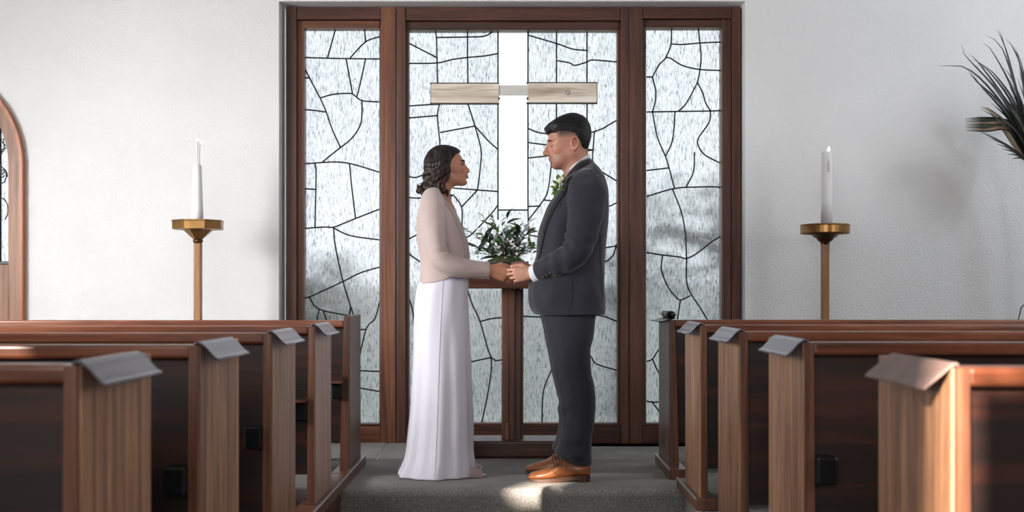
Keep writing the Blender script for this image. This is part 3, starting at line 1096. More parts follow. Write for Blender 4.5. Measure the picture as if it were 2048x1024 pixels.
# ------------------------------------------------------------------ cross in the middle window
def cross():
    D = 6.985
    t = thing('cross', 'large cross with bright milky glass upright and weathered wooden arms in the middle window', 'cross', tuple(W(1026, 420, D)))
    a, b = W(996, 420, YG), W(1056, 57, YG)
    obj('upright', [(a.x, YG - 0.003, a.z), (b.x, YG - 0.003, a.z), (b.x, YG - 0.003, b.z), (a.x, YG - 0.003, b.z)], [(0, 1, 2, 3)], 'milky_glass', t)
    for x0, x1, y0, y1 in ((862, 998, 167, 206), (1055, 1194, 166, 205)):
        p, q = W(x0, y1, D), W(x1, y0, D)
        arm = obj('arm', *box(p.x, q.x, D, D + 0.03, p.z, q.z, 0.003), 'cross_wood', t)
        e = 0.006
        obj('edging', *box(p.x - e, q.x, D + 0.004, D + 0.028, p.z - e, p.z + 0.001), 'lead', arm)
        obj('edging', *box(p.x - e, q.x, D + 0.004, D + 0.028, q.z - 0.001, q.z + e), 'lead', arm)
        ex = p.x if x0 < 1000 else q.x
        obj('edging', *box(ex - e / 2, ex + e / 2, D + 0.003, D + 0.028, p.z - e, q.z + e), 'lead', arm)
    p, q = W(998, 189, D), W(1055, 170, D)
    obj('washed_bar_middle', *box(p.x, q.x, D + 0.008, D + 0.03, p.z, q.z), 'cross_pale_wood', t)  # middle of the crossbar, its washed-out whitening put into the colour
    for x in (998, 1055):
        c = W(x, 197, D - 0.004)
        V, Fc = lathe(0, 0, [(0.0001, -0.004), (0.006, -0.003), (0.006, 0.012), (0.0001, 0.012)], 10)
        obj('nail', [(c.x + v[0], c.y + v[2], c.z + v[1]) for v in V], Fc, 'lead', t, True)
    c = W(1136, 185, D - 0.002)
    P = [(c.x + 0.011 * math.cos(a), c.y, c.z + 0.011 * math.sin(a)) for a in np.linspace(0.4, 2 * PI - 0.2, 18)]
    P += [(c.x + 0.011 * math.cos(6.2) - 0.012, c.y, c.z + 0.0)]
    obj('knot_ring', *tube(P, 0.0018, 5), 'lead', t, True)
    V, Fc = lathe(0, 0, [(0.0001, 0), (0.009, 0.0), (0.009, 0.004), (0.0001, 0.004)], 14)
    obj('knot', [(c.x + v[0], c.y + v[2], c.z + v[1]) for v in V], Fc, 'cross_pale_wood', t)


cross()

# ------------------------------------------------------------------ flower stand
def stand():
    D = 6.42
    t = thing('flower_stand', 'wooden pedestal stand with moulded post and heavy base behind the couple', 'stand', tuple(W(1026, 915, 6.36)))
    a, b = W(936, 577, D), W(1092, 557, D)
    obj('table_top', *box(a.x, b.x, 6.34, 6.62, a.z, b.z, 0.006, 2), 'frame_wood_h', t)
    za = a.z
    for x0, x1, y, m in ((1003, 1018, 6.45, 'frame_wood_light'), (1018, 1030, 6.435, 'frame_wood'), (1030, 1042, 6.455, 'frame_wood'), (1042, 1047, 6.48, 'frame_wood')):
        p, q = W(x0, 0, D), W(x1, 0, D)
        obj('post_board', *box(p.x, q.x, y, 6.53, 0.09, za, 0.003), m, t)
    p, q = W(870, 917, 6.345), W(1150, 884, 6.345)
    obj('base_beam', *box(p.x, q.x, 6.345, 6.62, 0.0, 0.096, 0.014, 3), 'frame_wood_h', t)
    p, q = W(1009, 888, 6.40), W(1018, 845, 6.40)
    obj('wedge', *box(p.x, q.x, 6.40, 6.455, 0.09, q.z, 0.003), 'frame_wood_light', t)
    return za + (b.z - a.z)


ztop = stand()


def leaf_mesh(name, L, wd, bend=0.25, mat='leaf_green', fold=0.25):
    n = 6
    V, Fc = [], []
    for i in range(n + 1):
        s = i / n
        w = wd * math.sin(PI * min(1, s * 0.93 + 0.07)) ** 0.8 * (1 - 0.25 * s)
        z = -bend * L * s * s
        V += [(-w, L * s, z + fold * w), (0, L * s, z), (w, L * s, z + fold * w)]
    for i in range(n):
        a = i * 3
        Fc += [(a, a + 1, a + 4, a + 3), (a + 1, a + 2, a + 5, a + 4)]
    me = bpy.data.meshes.new(name)
    me.from_pydata(V, [], Fc)
    me.polygons.foreach_set('use_smooth', [True] * len(me.polygons))
    me.materials.append(MATS[mat])
    return me


def place(name, me, parent, pos, direction, up=(0, 0, 1), scale=1.0):
    o = bpy.data.objects.new(name, me)
    COL.objects.link(o)
    o.parent = parent
    d = Vector(direction).normalized()
    u = Vector(up)
    x = d.cross(u)
    if x.length < 1e-4:
        x = d.orthogonal()
    x.normalize()
    z = x.cross(d)
    M = Matrix((x, d, z)).transposed().to_4x4()
    M = Matrix.Translation(Vector(pos) - Vector(parent['_base'])) @ M @ Matrix.Scale(scale, 4)
    o.matrix_local = M
    return o


def planter():
    D = 6.47
    c = W(1012, 555, D)
    t = thing('planter', 'dark planter of green and silvery foliage with small white blossoms on the wooden stand', 'plant', (c.x, D, ztop))
    cx, cy = c.x, D
    obj('pot', *lathe(cx, cy, [(0.09, ztop + 0.0), (0.115, ztop + 0.03), (0.125, ztop + 0.085), (0.13, ztop + 0.095), (0.12, ztop + 0.095), (0.11, ztop + 0.075)], 24), 'pot_dark', t, True)
    V, Fc = lathe(cx, cy, [(0.116, ztop + 0.08), (0.10, ztop + 0.105), (0.05, ztop + 0.125), (0.005, ztop + 0.13)], 20)
    obj('moss', V, Fc, 'moss', t, True)
    meshes = [leaf_mesh('leaf', 0.075, 0.012, 0.35, 'leaf_green'), leaf_mesh('leaf', 0.06, 0.016, 0.2, 'leaf_dark'),
              leaf_mesh('leaf', 0.055, 0.009, 0.3, 'leaf_silver'), leaf_mesh('leaf', 0.10, 0.017, 0.4, 'leaf_dark')]
    rr = random.Random(11)
    n_leaf = 0
    for k in range(36):
        az = rr.uniform(0, 2 * PI)
        lean = rr.uniform(0.15, 1.35)
        L = rr.uniform(0.14, 0.27) * (1.0 if lean < 0.9 else 0.85)
        d = Vector((math.cos(az) * math.sin(lean), 0.7 * math.sin(az) * math.sin(lean), math.cos(lean)))
        p0 = Vector((cx + 0.04 * math.cos(az), cy + 0.03 * math.sin(az), ztop + 0.10))
        P = cr([tuple(p0), tuple(p0 + d * L * 0.5 + Vector((0, 0, 0.02))), tuple(p0 + d * L)], 8)
        obj('stem', *tube(P, list(np.linspace(0.0028, 0.001, 8)), 5), 'stem_brown', t, True)
        kind = rr.choice((0, 0, 1, 2, 2, 2, 3))
        for q in range(7):
            pos = Vector(P[1 + q])
            a2 = rr.uniform(0, 2 * PI)
            dd = (d * 0.7 + Vector((math.cos(a2), math.sin(a2), rr.uniform(-0.2, 0.7))) * 0.8)
            place('leaf', meshes[kind if rr.random() < 0.75 else rr.choice((0, 1, 2))], t, pos, dd, (rr.gauss(0, 0.4), -0.6, 1), rr.uniform(0.7, 1.15))
            n_leaf += 1
    pv, pf = [], []
    for k in range(5):
        a = 2 * PI * k / 5
        i0 = len(pv)
        pv += [(0, 0, 0), (0.009 * math.cos(a - 0.5), 0.009 * math.sin(a - 0.5), 0.003), (0.015 * math.cos(a), 0.015 * math.sin(a), 0.005), (0.009 * math.cos(a + 0.5), 0.009 * math.sin(a + 0.5), 0.003)]
        pf.append((i0, i0 + 1, i0 + 2, i0 + 3))
    bl = bpy.data.meshes.new('blossom')
    bl.from_pydata(pv, [], pf)
    bl.materials.append(MATS['petal_white'])
    for k in range(34):
        a = rr.uniform(0, 2 * PI)
        r = rr.uniform(0.02, 0.17)
        pos = (cx + 0.01 + r * math.cos(a), cy - abs(rr.gauss(0.06, 0.05)), ztop + 0.17 + 0.09 * rr.gauss(0, 0.6))
        place('blossom', bl, t, pos, (rr.gauss(0, 0.5), rr.gauss(0, 0.3), 1), (0, -1, 0.3), rr.uniform(0.45, 0.8))


planter()

# ------------------------------------------------------------------ candle stands
def candle_stand(px, round_tray, label, group):
    D = 6.4
    c = W(px, 470, D)
    cx = c.x
    t = thing('candle_stand', label, 'candle stand', (cx, D, 0), group)
    s = D / F
    z = lambda py: W(0, py, D).z
    if round_tray:
        tr = obj('tray', *lathe(cx, D, [(0.128, z(467)), (0.132, z(468)), (0.134, z(466)), (0.134, z(452)), (0.137, z(451)), (0.134, z(449)), (0.125, z(450)), (0.12, z(453)), (0.001, z(453))], 40), 'brass', t, False)
        obj('tray_foot', *lathe(cx, D, [(0.018, z(492)), (0.028, z(484)), (0.044, z(480)), (0.046, z(477)), (0.062, z(474)), (0.075, z(469)), (0.128, z(467))], 28), 'brass_dark', t, True)
    else:
        tr = obj('tray', *lathe(cx, D, [(0.124, z(459)), (0.142, z(459)), (0.142, z(444)), (0.145, z(443)), (0.145, z(441)), (0.13, z(441)), (0.128, z(445)), (0.001, z(445))], 8, PI / 8 + 0.12), 'brass', t)
        obj('tray_foot', *lathe(cx, D, [(0.02, z(480)), (0.03, z(477)), (0.085, z(460)), (0.124, z(459))], 8, PI / 8 + 0.12), 'brass', t)
        obj('collar', *lathe(cx, D, [(0.020, z(486)), (0.027, z(484)), (0.027, z(480)), (0.02, z(478))], 20), 'brass_dark', t, True)
    obj('tray_rim', *lathe(cx, D, [(0.12, z(453 if round_tray else 445)), (0.12, z(453 if round_tray else 445) + 0.004), (0.05, z(453 if round_tray else 445) + 0.006), (0.001, z(453 if round_tray else 445) + 0.006)], 28), 'brass_dark', tr)
    w = 0.0205
    obj('pole', *box(cx - w, cx + w, D - w, D + w, 0.02, z(486), 0.006, 2), 'pole_wood', t)
    obj('foot', *lathe(cx, D, [(0.15, 0.0), (0.15, 0.02), (0.13, 0.032), (0.06, 0.045), (0.03, 0.075), (0.001, 0.08)], 28), 'brass_dark', t, True)
    return cx, D, z


cx, D, z = candle_stand(396, False, 'wooden candle stand with octagonal brass tray left of the window', None)
t = thing('candle', 'tapered white candle with two tall white wicks on the octagonal tray', 'candle', (cx, D, z(445) + 0.006))
obj('wax_body', *lathe(cx - 0.004, D, [(0.033, z(445) + 0.006), (0.032, z(420)), (0.027, z(370)), (0.0225, z(331)), (0.018, z(329.5)), (0.001, z(330))], 28), 'wax', t, True)
for dx, tip in ((-0.004, 281), (0.006, 283)):
    wk = obj('wick', *tube(cr([(cx + dx, D, z(331)), (cx + dx * 0.9, D, z(305)), (cx + dx * 1.4, D, z(tip))], 8), 0.005, 8), 'wick', t, True)
    f = W(398 + (-3 if dx < 0 else 5), tip + (-1 if dx < 0 else 2), D)
    V, Fc = lathe(0, 0, [(0.001, -0.010), (0.007, -0.004), (0.008, 0.001), (0.004, 0.007), (0.0008, 0.011)], 12)
    obj('flame', [(f.x + v[2] * 1.1, f.y + v[1] * 0.7, f.z + v[0] * 0.9) for v in V], Fc, 'flame', wk, True)
obj('smoke_wick', *tube(cr([tuple(W(396.5, 280, D)), tuple(W(398, 272, D)), tuple(W(395, 265, D))], 8), 0.0018, 5), 'wick', t, True)

cx, D, z = candle_stand(1650, True, 'brass and wood candle stand with round tray right of the window', None)
t = thing('candle', 'straight white candle with small lit flame and printed emblem on the round tray', 'candle', (cx + 0.008, D, z(453) + 0.006))
c1 = W(1653.5, 304, D).x
obj('wax_body', *lathe(c1, D, [(0.031, z(453) + 0.006), (0.030, z(400)), (0.0285, z(308)), (0.027, z(304)), (0.018, z(305.5)), (0.001, z(306))], 28), 'wax', t, True)
wk = obj('wick', *tube([(c1 + 0.004, D, z(306)), (c1 + 0.008, D, z(303))], 0.0015, 5), 'wick_black', t)
V, Fc = lathe(0, 0, [(0.001, -0.002), (0.007, 0.006), (0.0085, 0.014), (0.005, 0.026), (0.0008, 0.036)], 14)
obj('flame', [(c1 + 0.009 + v[0] + v[2] * 0.1, D + v[1], z(305) + v[2]) for v in V], Fc, 'flame', wk, True)
# printed emblem: a little spire-like outline with cross bars, wrapped on the wax
em = [[(1652.6, 345), (1652.6, 330), (1654, 318), (1655.6, 330), (1655.6, 345), (1652.6, 345)]] + [[(1652.6, y), (1655.6, y)] for y in (326, 330, 334, 338, 342)]
for L in em:
    P = [W(a, b, D) for a, b in L]
    P = [(q.x, D - math.sqrt(max(0.030 ** 2 - (q.x - c1) ** 2, 0)) - 0.0004, q.z) for q in P]
    obj('printed_mark', *tube(P, 0.0009, 4), 'wax_ink', t)

# ------------------------------------------------------------------ dried palm on the right
def palm():
    D = 6.55
    o = W(2075, 330, D)
    t = thing('palm_arrangement', 'dark dried palm fronds in a floor vase at the right wall', 'plant', (o.x + 0.06, D, 0))
    obj('vase', *lathe(o.x + 0.06, D, [(0.10, 0.0), (0.15, 0.12), (0.16, 0.3), (0.10, 0.5), (0.06, 0.6), (0.075, 0.66), (0.065, 0.66), (0.05, 0.6)], 24), 'pot_dark', t, True)
    obj('stalk', *tube(cr([(o.x + 0.06, D, 0.55), (o.x + 0.05, D, 1.1), (o.x + 0.01, D, 1.5), tuple(W(2062, 310, D))], 14), 0.014, 8), 'palm_dark', t, True)
    obj('stalk', *tube(cr([(o.x + 0.07, D, 0.55), tuple(W(2052, 610, D)), tuple(W(2036, 642, D)), tuple(W(2030, 660, D))], 14), list(np.linspace(0.007, 0.002, 14)), 6), 'palm_dark', t, True)

    def leaflet(P, w, mat, fold=0.4):
        P = cr([tuple(p) for p in P], 14)
        V, Fc = [], []
        n = len(P)
        for i in range(n):
            s = i / (n - 1)
            T = Vector(P[min(i + 1, n - 1)]) - Vector(P[max(i - 1, 0)])
            T.normalize()
            S = T.cross(Vector((0, 1, 0))).normalized()
            ww = w * (0.5 + 0.5 * min(1, s * 4)) * (1 - s ** 2.2) + 0.0006
            c = Vector(P[i])
            V += [c - S * ww + Vector((0, -ww * fold, 0)), c, c + S * ww + Vector((0, -ww * fold, 0))]
        for i in range(n - 1):
            a = i * 3
            Fc += [(a, a + 1, a + 4, a + 3), (a + 1, a + 2, a + 5, a + 4)]
        obj('leaflet', V, Fc, mat, t, True)
    rr = random.Random(21)
    # upper spray: long thin leaflets sweeping up and to the left
    ends = [(1879, 132, 1938, 139), (1923, 88, 1928, 108), (1938, 108, 1956, 125), (1936, 140, 1950, 160), (1945, 118, 1975, 140),
            (1958, 125, 1990, 150), (1966, 86, 1985, 104), (1973, 71, 2003, 95), (1998, 60, 2009, 92), (2006, 136, 2022, 155),
            (1938, 139, 1960, 170), (1962, 128, 1985, 165), (1994, 60, 2012, 100), (2012, 78, 2035, 112), (2020, 85, 2040, 130), (2030, 95, 2046, 140),
            (1950, 130, 1985, 170), (1975, 150, 2000, 185), (1990, 180, 2012, 210)]
    for i, (ex, ey, mx, my) in enumerate(ends):
        dd = D + rr.uniform(-0.12, 0.08)
        q = (0.45 * mx + 0.55 * 2062 + rr.uniform(-4, 4), 0.50 * my + 0.5 * 320 - 16 + rr.uniform(-6, 4))
        leaflet([W(2062 + rr.uniform(-4, 4), 322, D), W(*q, dd), W(mx, my, dd), W(ex, ey, dd)], 0.0065 + 0.003 * rr.random(), 'palm_dark')
    for i in range(16):     # fine inner blades
        a = rr.uniform(0, 1)
        ex, ey = 1990 + 50 * a + rr.uniform(-10, 6), 235 - 110 * a + rr.uniform(-15, 15)
        dd = D + rr.uniform(-0.12, 0.1)
        leaflet([W(2066, 322, D), W(0.5 * ex + 0.5 * 2066 + 6, 0.5 * ey + 150, dd), W(ex, ey, dd)], 0.004 + 0.003 * rr.random(), 'palm_dark' if i % 4 else 'palm_green')
    # pleated lower fan with blunt ends
    for i in range(9):
        y0 = 238 + i * 2.9
        leaflet([W(2060, 330, D), W(2020, 0.55 * y0 + 118, D - 0.02 * (i % 2)), W(1970, y0 - 2 + i * 0.4, D - 0.03), W(1930, y0, D - 0.03 + 0.006 * (i % 2))], 0.012,
                ('palm_dark', 'palm_green', 'palm_dark', 'palm_tan')[i % 4], 0.8)
    for i, (ex, ey) in enumerate([(1958, 262), (1966, 266), (1980, 276), (1992, 287), (2003, 297), (2014, 308), (2024, 317), (1973, 214), (1962, 217), (1983, 206)]):
        leaflet([W(2062, 330, D), W(0.5 * ex + 1031, 0.5 * ey + 150 + (8 if ey > 250 else -6), D - 0.05), W(ex, ey, D - 0.06)], 0.008, 'palm_dark')
    leaflet([W(2064, 330, D + 0.02), W(2020, 270, D + 0.03), W(1985, 225, D + 0.03), W(1962, 214, D + 0.03)], 0.03, 'palm_tan', 0.1)


palm()

# ------------------------------------------------------------------ people: materials
def skin_mat(name):
    m, nt, p = new_mat(name)
    at = nd(nt, 'ShaderNodeVertexColor', layer_name='Col')
    tc = nd(nt, 'ShaderNodeTexCoord')
    n = nd(nt, 'ShaderNodeTexNoise', i_Scale=60.0, i_Detail=4.0)
    nt.links.new(tc.outputs['Object'], n.inputs['Vector'])
    r = ramp(nt, [(0.3, (0.86, 0.84, 0.83)), (0.7, (1, 1, 1))])
    nt.links.new(n.outputs['Fac'], r.inputs['Fac'])
    mx = nd(nt, 'ShaderNodeMix', data_type='RGBA', blend_type='MULTIPLY')
    mx.inputs['Factor'].default_value = 0.5
    nt.links.new(at.outputs['Color'], mx.inputs['A'])
    nt.links.new(r.outputs['Color'], mx.inputs['B'])
    nt.links.new(mx.outputs['Result'], p.inputs['Base Color'])
    p.inputs['Roughness'].default_value = 0.48
    p.inputs['Subsurface Weight'].default_value = 0.08
    p.inputs['Subsurface Radius'].default_value = (0.01, 0.004, 0.002)
    b = nd(nt, 'ShaderNodeBump', i_Strength=0.08, i_Distance=0.001)
    n3 = nd(nt, 'ShaderNodeTexNoise', i_Scale=500.0, i_Detail=2.0)
    nt.links.new(tc.outputs['Object'], n3.inputs['Vector'])
    nt.links.new(n3.outputs['Fac'], b.inputs['Height'])
    nt.links.new(b.outputs['Normal'], p.inputs['Normal'])


def cloth(name, color, rough=0.8, weave=900, amt=0.12, sheen=0.2, bump=0.25, fold=0.0):
    m, nt, p = new_mat(name)
    tc = nd(nt, 'ShaderNodeTexCoord')
    n = nd(nt, 'ShaderNodeTexNoise', i_Scale=weave, i_Detail=2.0)
    n2 = nd(nt, 'ShaderNodeTexNoise', i_Scale=6.0, i_Detail=4.0)
    for q in (n, n2):
        nt.links.new(tc.outputs['Object'], q.inputs['Vector'])
    r = ramp(nt, [(0.3, tuple(c * (1 - amt) for c in color)), (0.7, tuple(min(1, c * (1 + amt)) for c in color))])
    nt.links.new(n.outputs['Fac'], r.inputs['Fac'])
    nt.links.new(r.outputs['Color'], p.inputs['Base Color'])
    p.inputs['Roughness'].default_value = rough
    p.inputs['Sheen Weight'].default_value = sheen
    p.inputs['Specular IOR Level'].default_value = 0.3
    b = nd(nt, 'ShaderNodeBump', i_Strength=bump, i_Distance=0.0006)
    nt.links.new(n.outputs['Fac'], b.inputs['Height'])
    if fold:
        b2 = nd(nt, 'ShaderNodeBump', i_Strength=fold, i_Distance=0.02)
        nt.links.new(n2.outputs['Fac'], b2.inputs['Height'])
        nt.links.new(b2.outputs['Normal'], b.inputs['Normal'])
    nt.links.new(b.outputs['Normal'], p.inputs['Normal'])


def hair_mat(name, dark, light, scale, tip=None):
    m, nt, p = new_mat(name)
    tc = nd(nt, 'ShaderNodeTexCoord')
    mp = nd(nt, 'ShaderNodeMapping')
    mp.inputs['Scale'].default_value = scale
    nt.links.new(tc.outputs['Object'], mp.inputs['Vector'])
    n = nd(nt, 'ShaderNodeTexNoise', i_Scale=1.0, i_Detail=5.0, i_Distortion=1.2)
    nt.links.new(mp.outputs[0], n.inputs['Vector'])
    r = ramp(nt, [(0.35, dark), (0.7, light)])
    nt.links.new(n.outputs['Fac'], r.inputs['Fac'])
    nt.links.new(r.outputs['Color'], p.inputs['Base Color'])
    if tip:
        sx = nd(nt, 'ShaderNodeSeparateXYZ')
        nt.links.new(tc.outputs['Object'], sx.inputs[0])
        mr = nd(nt, 'ShaderNodeMapRange')
        mr.inputs['From Min'].default_value = 1.55
        mr.inputs['From Max'].default_value = 1.42
        nt.links.new(sx.outputs['Z'], mr.inputs['Value'])
        ml = nd(nt, 'ShaderNodeMath', operation='MULTIPLY')
        nt.links.new(mr.outputs[0], ml.inputs[0])
        nt.links.new(n.outputs['Fac'], ml.inputs[1])
        mx = nd(nt, 'ShaderNodeMix', data_type='RGBA')
        nt.links.new(ml.outputs[0], mx.inputs['Factor'])
        nt.links.new(r.outputs['Color'], mx.inputs['A'])
        mx.inputs['B'].default_value = (*tip, 1)
        nt.links.new(mx.outputs['Result'], p.inputs['Base Color'])
    p.inputs['Roughness'].default_value = 0.42
    p.inputs['Specular IOR Level'].default_value = 0.35
    b = nd(nt, 'ShaderNodeBump', i_Strength=0.55, i_Distance=0.004)
    nt.links.new(n.outputs['Fac'], b.inputs['Height'])
    nt.links.new(b.outputs['Normal'], p.inputs['Normal'])


skin_mat('skin_woman')
skin_mat('skin_man')
cloth('suit_cloth', srgb(38, 38, 49), 0.75, 700, 0.35, 0.25, 0.3, 0.15)
cloth('trouser_cloth', srgb(35, 35, 45), 0.75, 700, 0.3, 0.2, 0.3, 0.15)
cloth('lapel_cloth', srgb(26, 26, 34), 0.7, 700, 0.3, 0.2, 0.3)
cloth('shirt_cloth', srgb(226, 228, 238), 0.8, 900, 0.05, 0.1, 0.2)
cloth('dress_satin', srgb(229, 227, 241), 0.5, 900, 0.03, 0.2, 0.15, 0.12)
cloth('blush_crepe', srgb(198, 178, 174), 0.62, 900, 0.05, 0.3, 0.2, 0.1)
cloth('blush_trim', srgb(170, 152, 150), 0.55, 900, 0.05, 0.2, 0.2)
hair_mat('hair_black', srgb(7, 7, 9), srgb(22, 21, 25), (40, 170, 170))
hair_mat('hair_brown', srgb(7, 5, 6), srgb(34, 22, 18), (110, 110, 16), srgb(66, 43, 34))
plain('button_horn', srgb(70, 62, 52), 0.3)
plain('eye_white', srgb(210, 200, 195), 0.2)
plain('eye_dark', srgb(20, 12, 10), 0.1)
plain('brow_hair', srgb(24, 18, 17), 0.6)
plain('brow_soft', srgb(58, 42, 38), 0.8)
plain('nail', srgb(226, 196, 190), 0.25)
plain('nail_white', srgb(240, 232, 232), 0.2)
plain('shoe_leather', srgb(138, 82, 46), 0.34, noise_scale=9, noise_amt=0.4, coat=0.2)
plain('shoe_sole', srgb(70, 44, 30), 0.5)
plain('shoe_lace', srgb(44, 30, 24), 0.7)
plain('sandal', srgb(190, 164, 166), 0.4, noise_scale=20, noise_amt=0.2)


# ------------------------------------------------------------------ anatomy on implicit fields
class Head:
    """head frame: u forward, v up, w to the camera side; scale s; d = facing sign along X"""
    def __init__(self, org, s, d, pitch):
        self.o = np.array(org)
        self.s = s
        c, sn = math.cos(pitch), math.sin(pitch)
        self.U = np.array((d * c, 0, sn))
        self.Vv = np.array((-d * sn, 0, c))
        self.Wv = np.array((0, -1.0, 0))

    def p(self, u, v, w=0.0):
        return self.o + self.s * (u * self.U + v * self.Vv + w * self.Wv)

    def local(self, P):
        q = (np.asarray(P) - self.o) / self.s
        return q @ self.U, q @ self.Vv, q @ self.Wv

    @property
    def axes(self):
        return (self.U, self.Vv, self.Wv)


def head_field(fd, h, male):
    s = h.s

    def E(c, r, k=0.012, op='add'):
        fd.ell(h.p(*c), [q * s for q in r], k * s, op, h.axes)

    def C(a, b, r1, r2, k=0.012, op='add'):
        fd.cone(h.p(*a), h.p(*b), r1 * s, r2 * s, k * s, op)
    E((-0.006, 0.036, 0), (0.097, 0.084, 0.075), 0.001) if male else E((-0.012, 0.028, 0), (0.093, 0.080, 0.074), 0.001)
    E((-0.036, 0.002, 0), (0.064, 0.072, 0.066), 0.03)
    E((0.034, -0.018, 0), (0.056, 0.085, 0.060), 0.03)
    for w in (1, -1):
        E((0.050, -0.030, 0.042 * w), (0.030, 0.022, 0.022), 0.02)
        C((-0.008, -0.066, 0.052 * w), (0.062, -0.100, 0.016 * w), 0.019 if male else 0.015, 0.016, 0.03)
    E((0.034, -0.074, 0), (0.048, 0.036, 0.046), 0.03)
    if male:
        E((0.030, -0.088, 0), (0.052, 0.030, 0.042), 0.03)
        E((0.004, -0.050, 0), (0.040, 0.045, 0.060), 0.03)
    E((0.077, -0.101, 0), (0.018, 0.019, 0.024 if male else 0.019), 0.02)
    E((0.066, -0.066, 0), (0.031, 0.034, 0.034), 0.02)
    for w in (1, -1):
        C((0.088, 0.017, 0.008 * w), (0.070, 0.018, 0.042 * w), 0.010 if male else 0.007, 0.009, 0.014)
        E((0.096, -0.004, 0.031 * w), (0.017, 0.013, 0.020), 0.016, 'cut')
        E((0.0715, -0.005, 0.031 * w), (0.0155, 0.0135, 0.0165), 0.005)
        # upper lid crease
        C((0.0835, 0.006, 0.016 * w), (0.075, 0.005, 0.046 * w), 0.0028, 0.0026, 0.004)
    # nose
    C((0.080, 0.004, 0), (0.094, -0.042, 0), 0.013, 0.0165, 0.012)
    if male:
        C((0.091, 0.010, 0), (0.118, -0.036, 0), 0.0085, 0.0105, 0.012)
        E((0.118, -0.039, 0), (0.013, 0.0105, 0.0125), 0.008)
    else:
        C((0.088, 0.004, 0), (0.106, -0.033, 0), 0.0075, 0.0085, 0.012)
        E((0.1075, -0.0355, 0), (0.0115, 0.0095, 0.0105), 0.008)
    for w in (1, -1):
        E((0.1015, -0.044, 0.0125 * w), (0.0115, 0.0085, 0.0065), 0.006)
    C((0.113, -0.047, 0), (0.094, -0.052, 0), 0.0055, 0.005, 0.006)
    for w in (1, -1):
        E((0.106, -0.0525, 0.0065 * w), (0.007, 0.004, 0.0035), 0.002, 'cut')
    # lips
    for w in (1, -1):
        C((0.1005, -0.068, 0.003 * w), (0.082, -0.0725, 0.024 * w), 0.0064, 0.003, 0.005)
        C((0.0980, -0.0805, 0.0), (0.082, -0.0755, 0.022 * w), 0.0075, 0.003, 0.005)
    for w in (1, -1):
        C((0.109, -0.0742, 0.0), (0.087, -0.0745, 0.026 * w), 0.0020, 0.0018, 0.002, 'cut')
    E((0.098, -0.0905, 0), (0.012, 0.0055, 0.02), 0.01, 'cut')
    # ears
    for w in (1, -1):
        cu, cv = -0.028, -0.018
        E((cu + 0.004, cv - 0.002, 0.072 * w), (0.015, 0.027, 0.007), 0.006)
        rim = [(cu + 0.016, cv - 0.004), (cu + 0.016, cv + 0.014), (cu + 0.006, cv + 0.030), (cu - 0.010, cv + 0.029), (cu - 0.018, cv + 0.012), (cu - 0.013, cv - 0.010), (cu - 0.001, cv - 0.027), (cu + 0.008, cv - 0.030)]
        for i in range(len(rim) - 1):
            o1 = 0.079 + (0.005 if 1 < i < 6 else 0)
            o2 = 0.079 + (0.005 if 0 < i < 5 else 0)
            C((*rim[i], o1 * w), (*rim[i + 1], o2 * w), 0.0042, 0.0042 if i < 6 else 0.0055, 0.003)
        E((cu + 0.003, cv + 0.004, 0.083 * w), (0.0085, 0.014, 0.006), 0.004, 'cut')
        C((cu + 0.011, cv + 0.004, 0.079 * w), (cu + 0.012, cv - 0.006, 0.079 * w), 0.0038, 0.0038, 0.003)


def eye_pt(h, sgn, r, phi, psi):
    return h.p(0.0715 + 0.0155 * r * math.cos(phi) * math.cos(psi), -0.005 + 0.0135 * r * math.sin(psi), sgn * (0.031 + 0.0165 * r * math.sin(phi) * math.cos(psi)))


def eye_line(h, sgn, psi_mid, psi_end):
    return [eye_pt(h, sgn, 1.05, -1.0 + 2.25 * q, psi_end + (psi_mid - psi_end) * math.sin(PI * q)) for q in np.linspace(0, 1, 12)]


def eye_patch(h, sgn, r, p0, p1, lim):
    V, n, m_ = [], 12, 6
    for i in range(n):
        f = -1 + 2 * i / (n - 1)
        lo, hi = lim(f)
        for j in range(m_):
            V.append(eye_pt(h, sgn, r, p0 + (p1 - p0) * i / (n - 1), lo + (hi - lo) * j / (m_ - 1)))
    return V, [(i * m_ + j, i * m_ + j + 1, (i + 1) * m_ + j + 1, (i + 1) * m_ + j) for i in range(n - 1) for j in range(m_ - 1)]


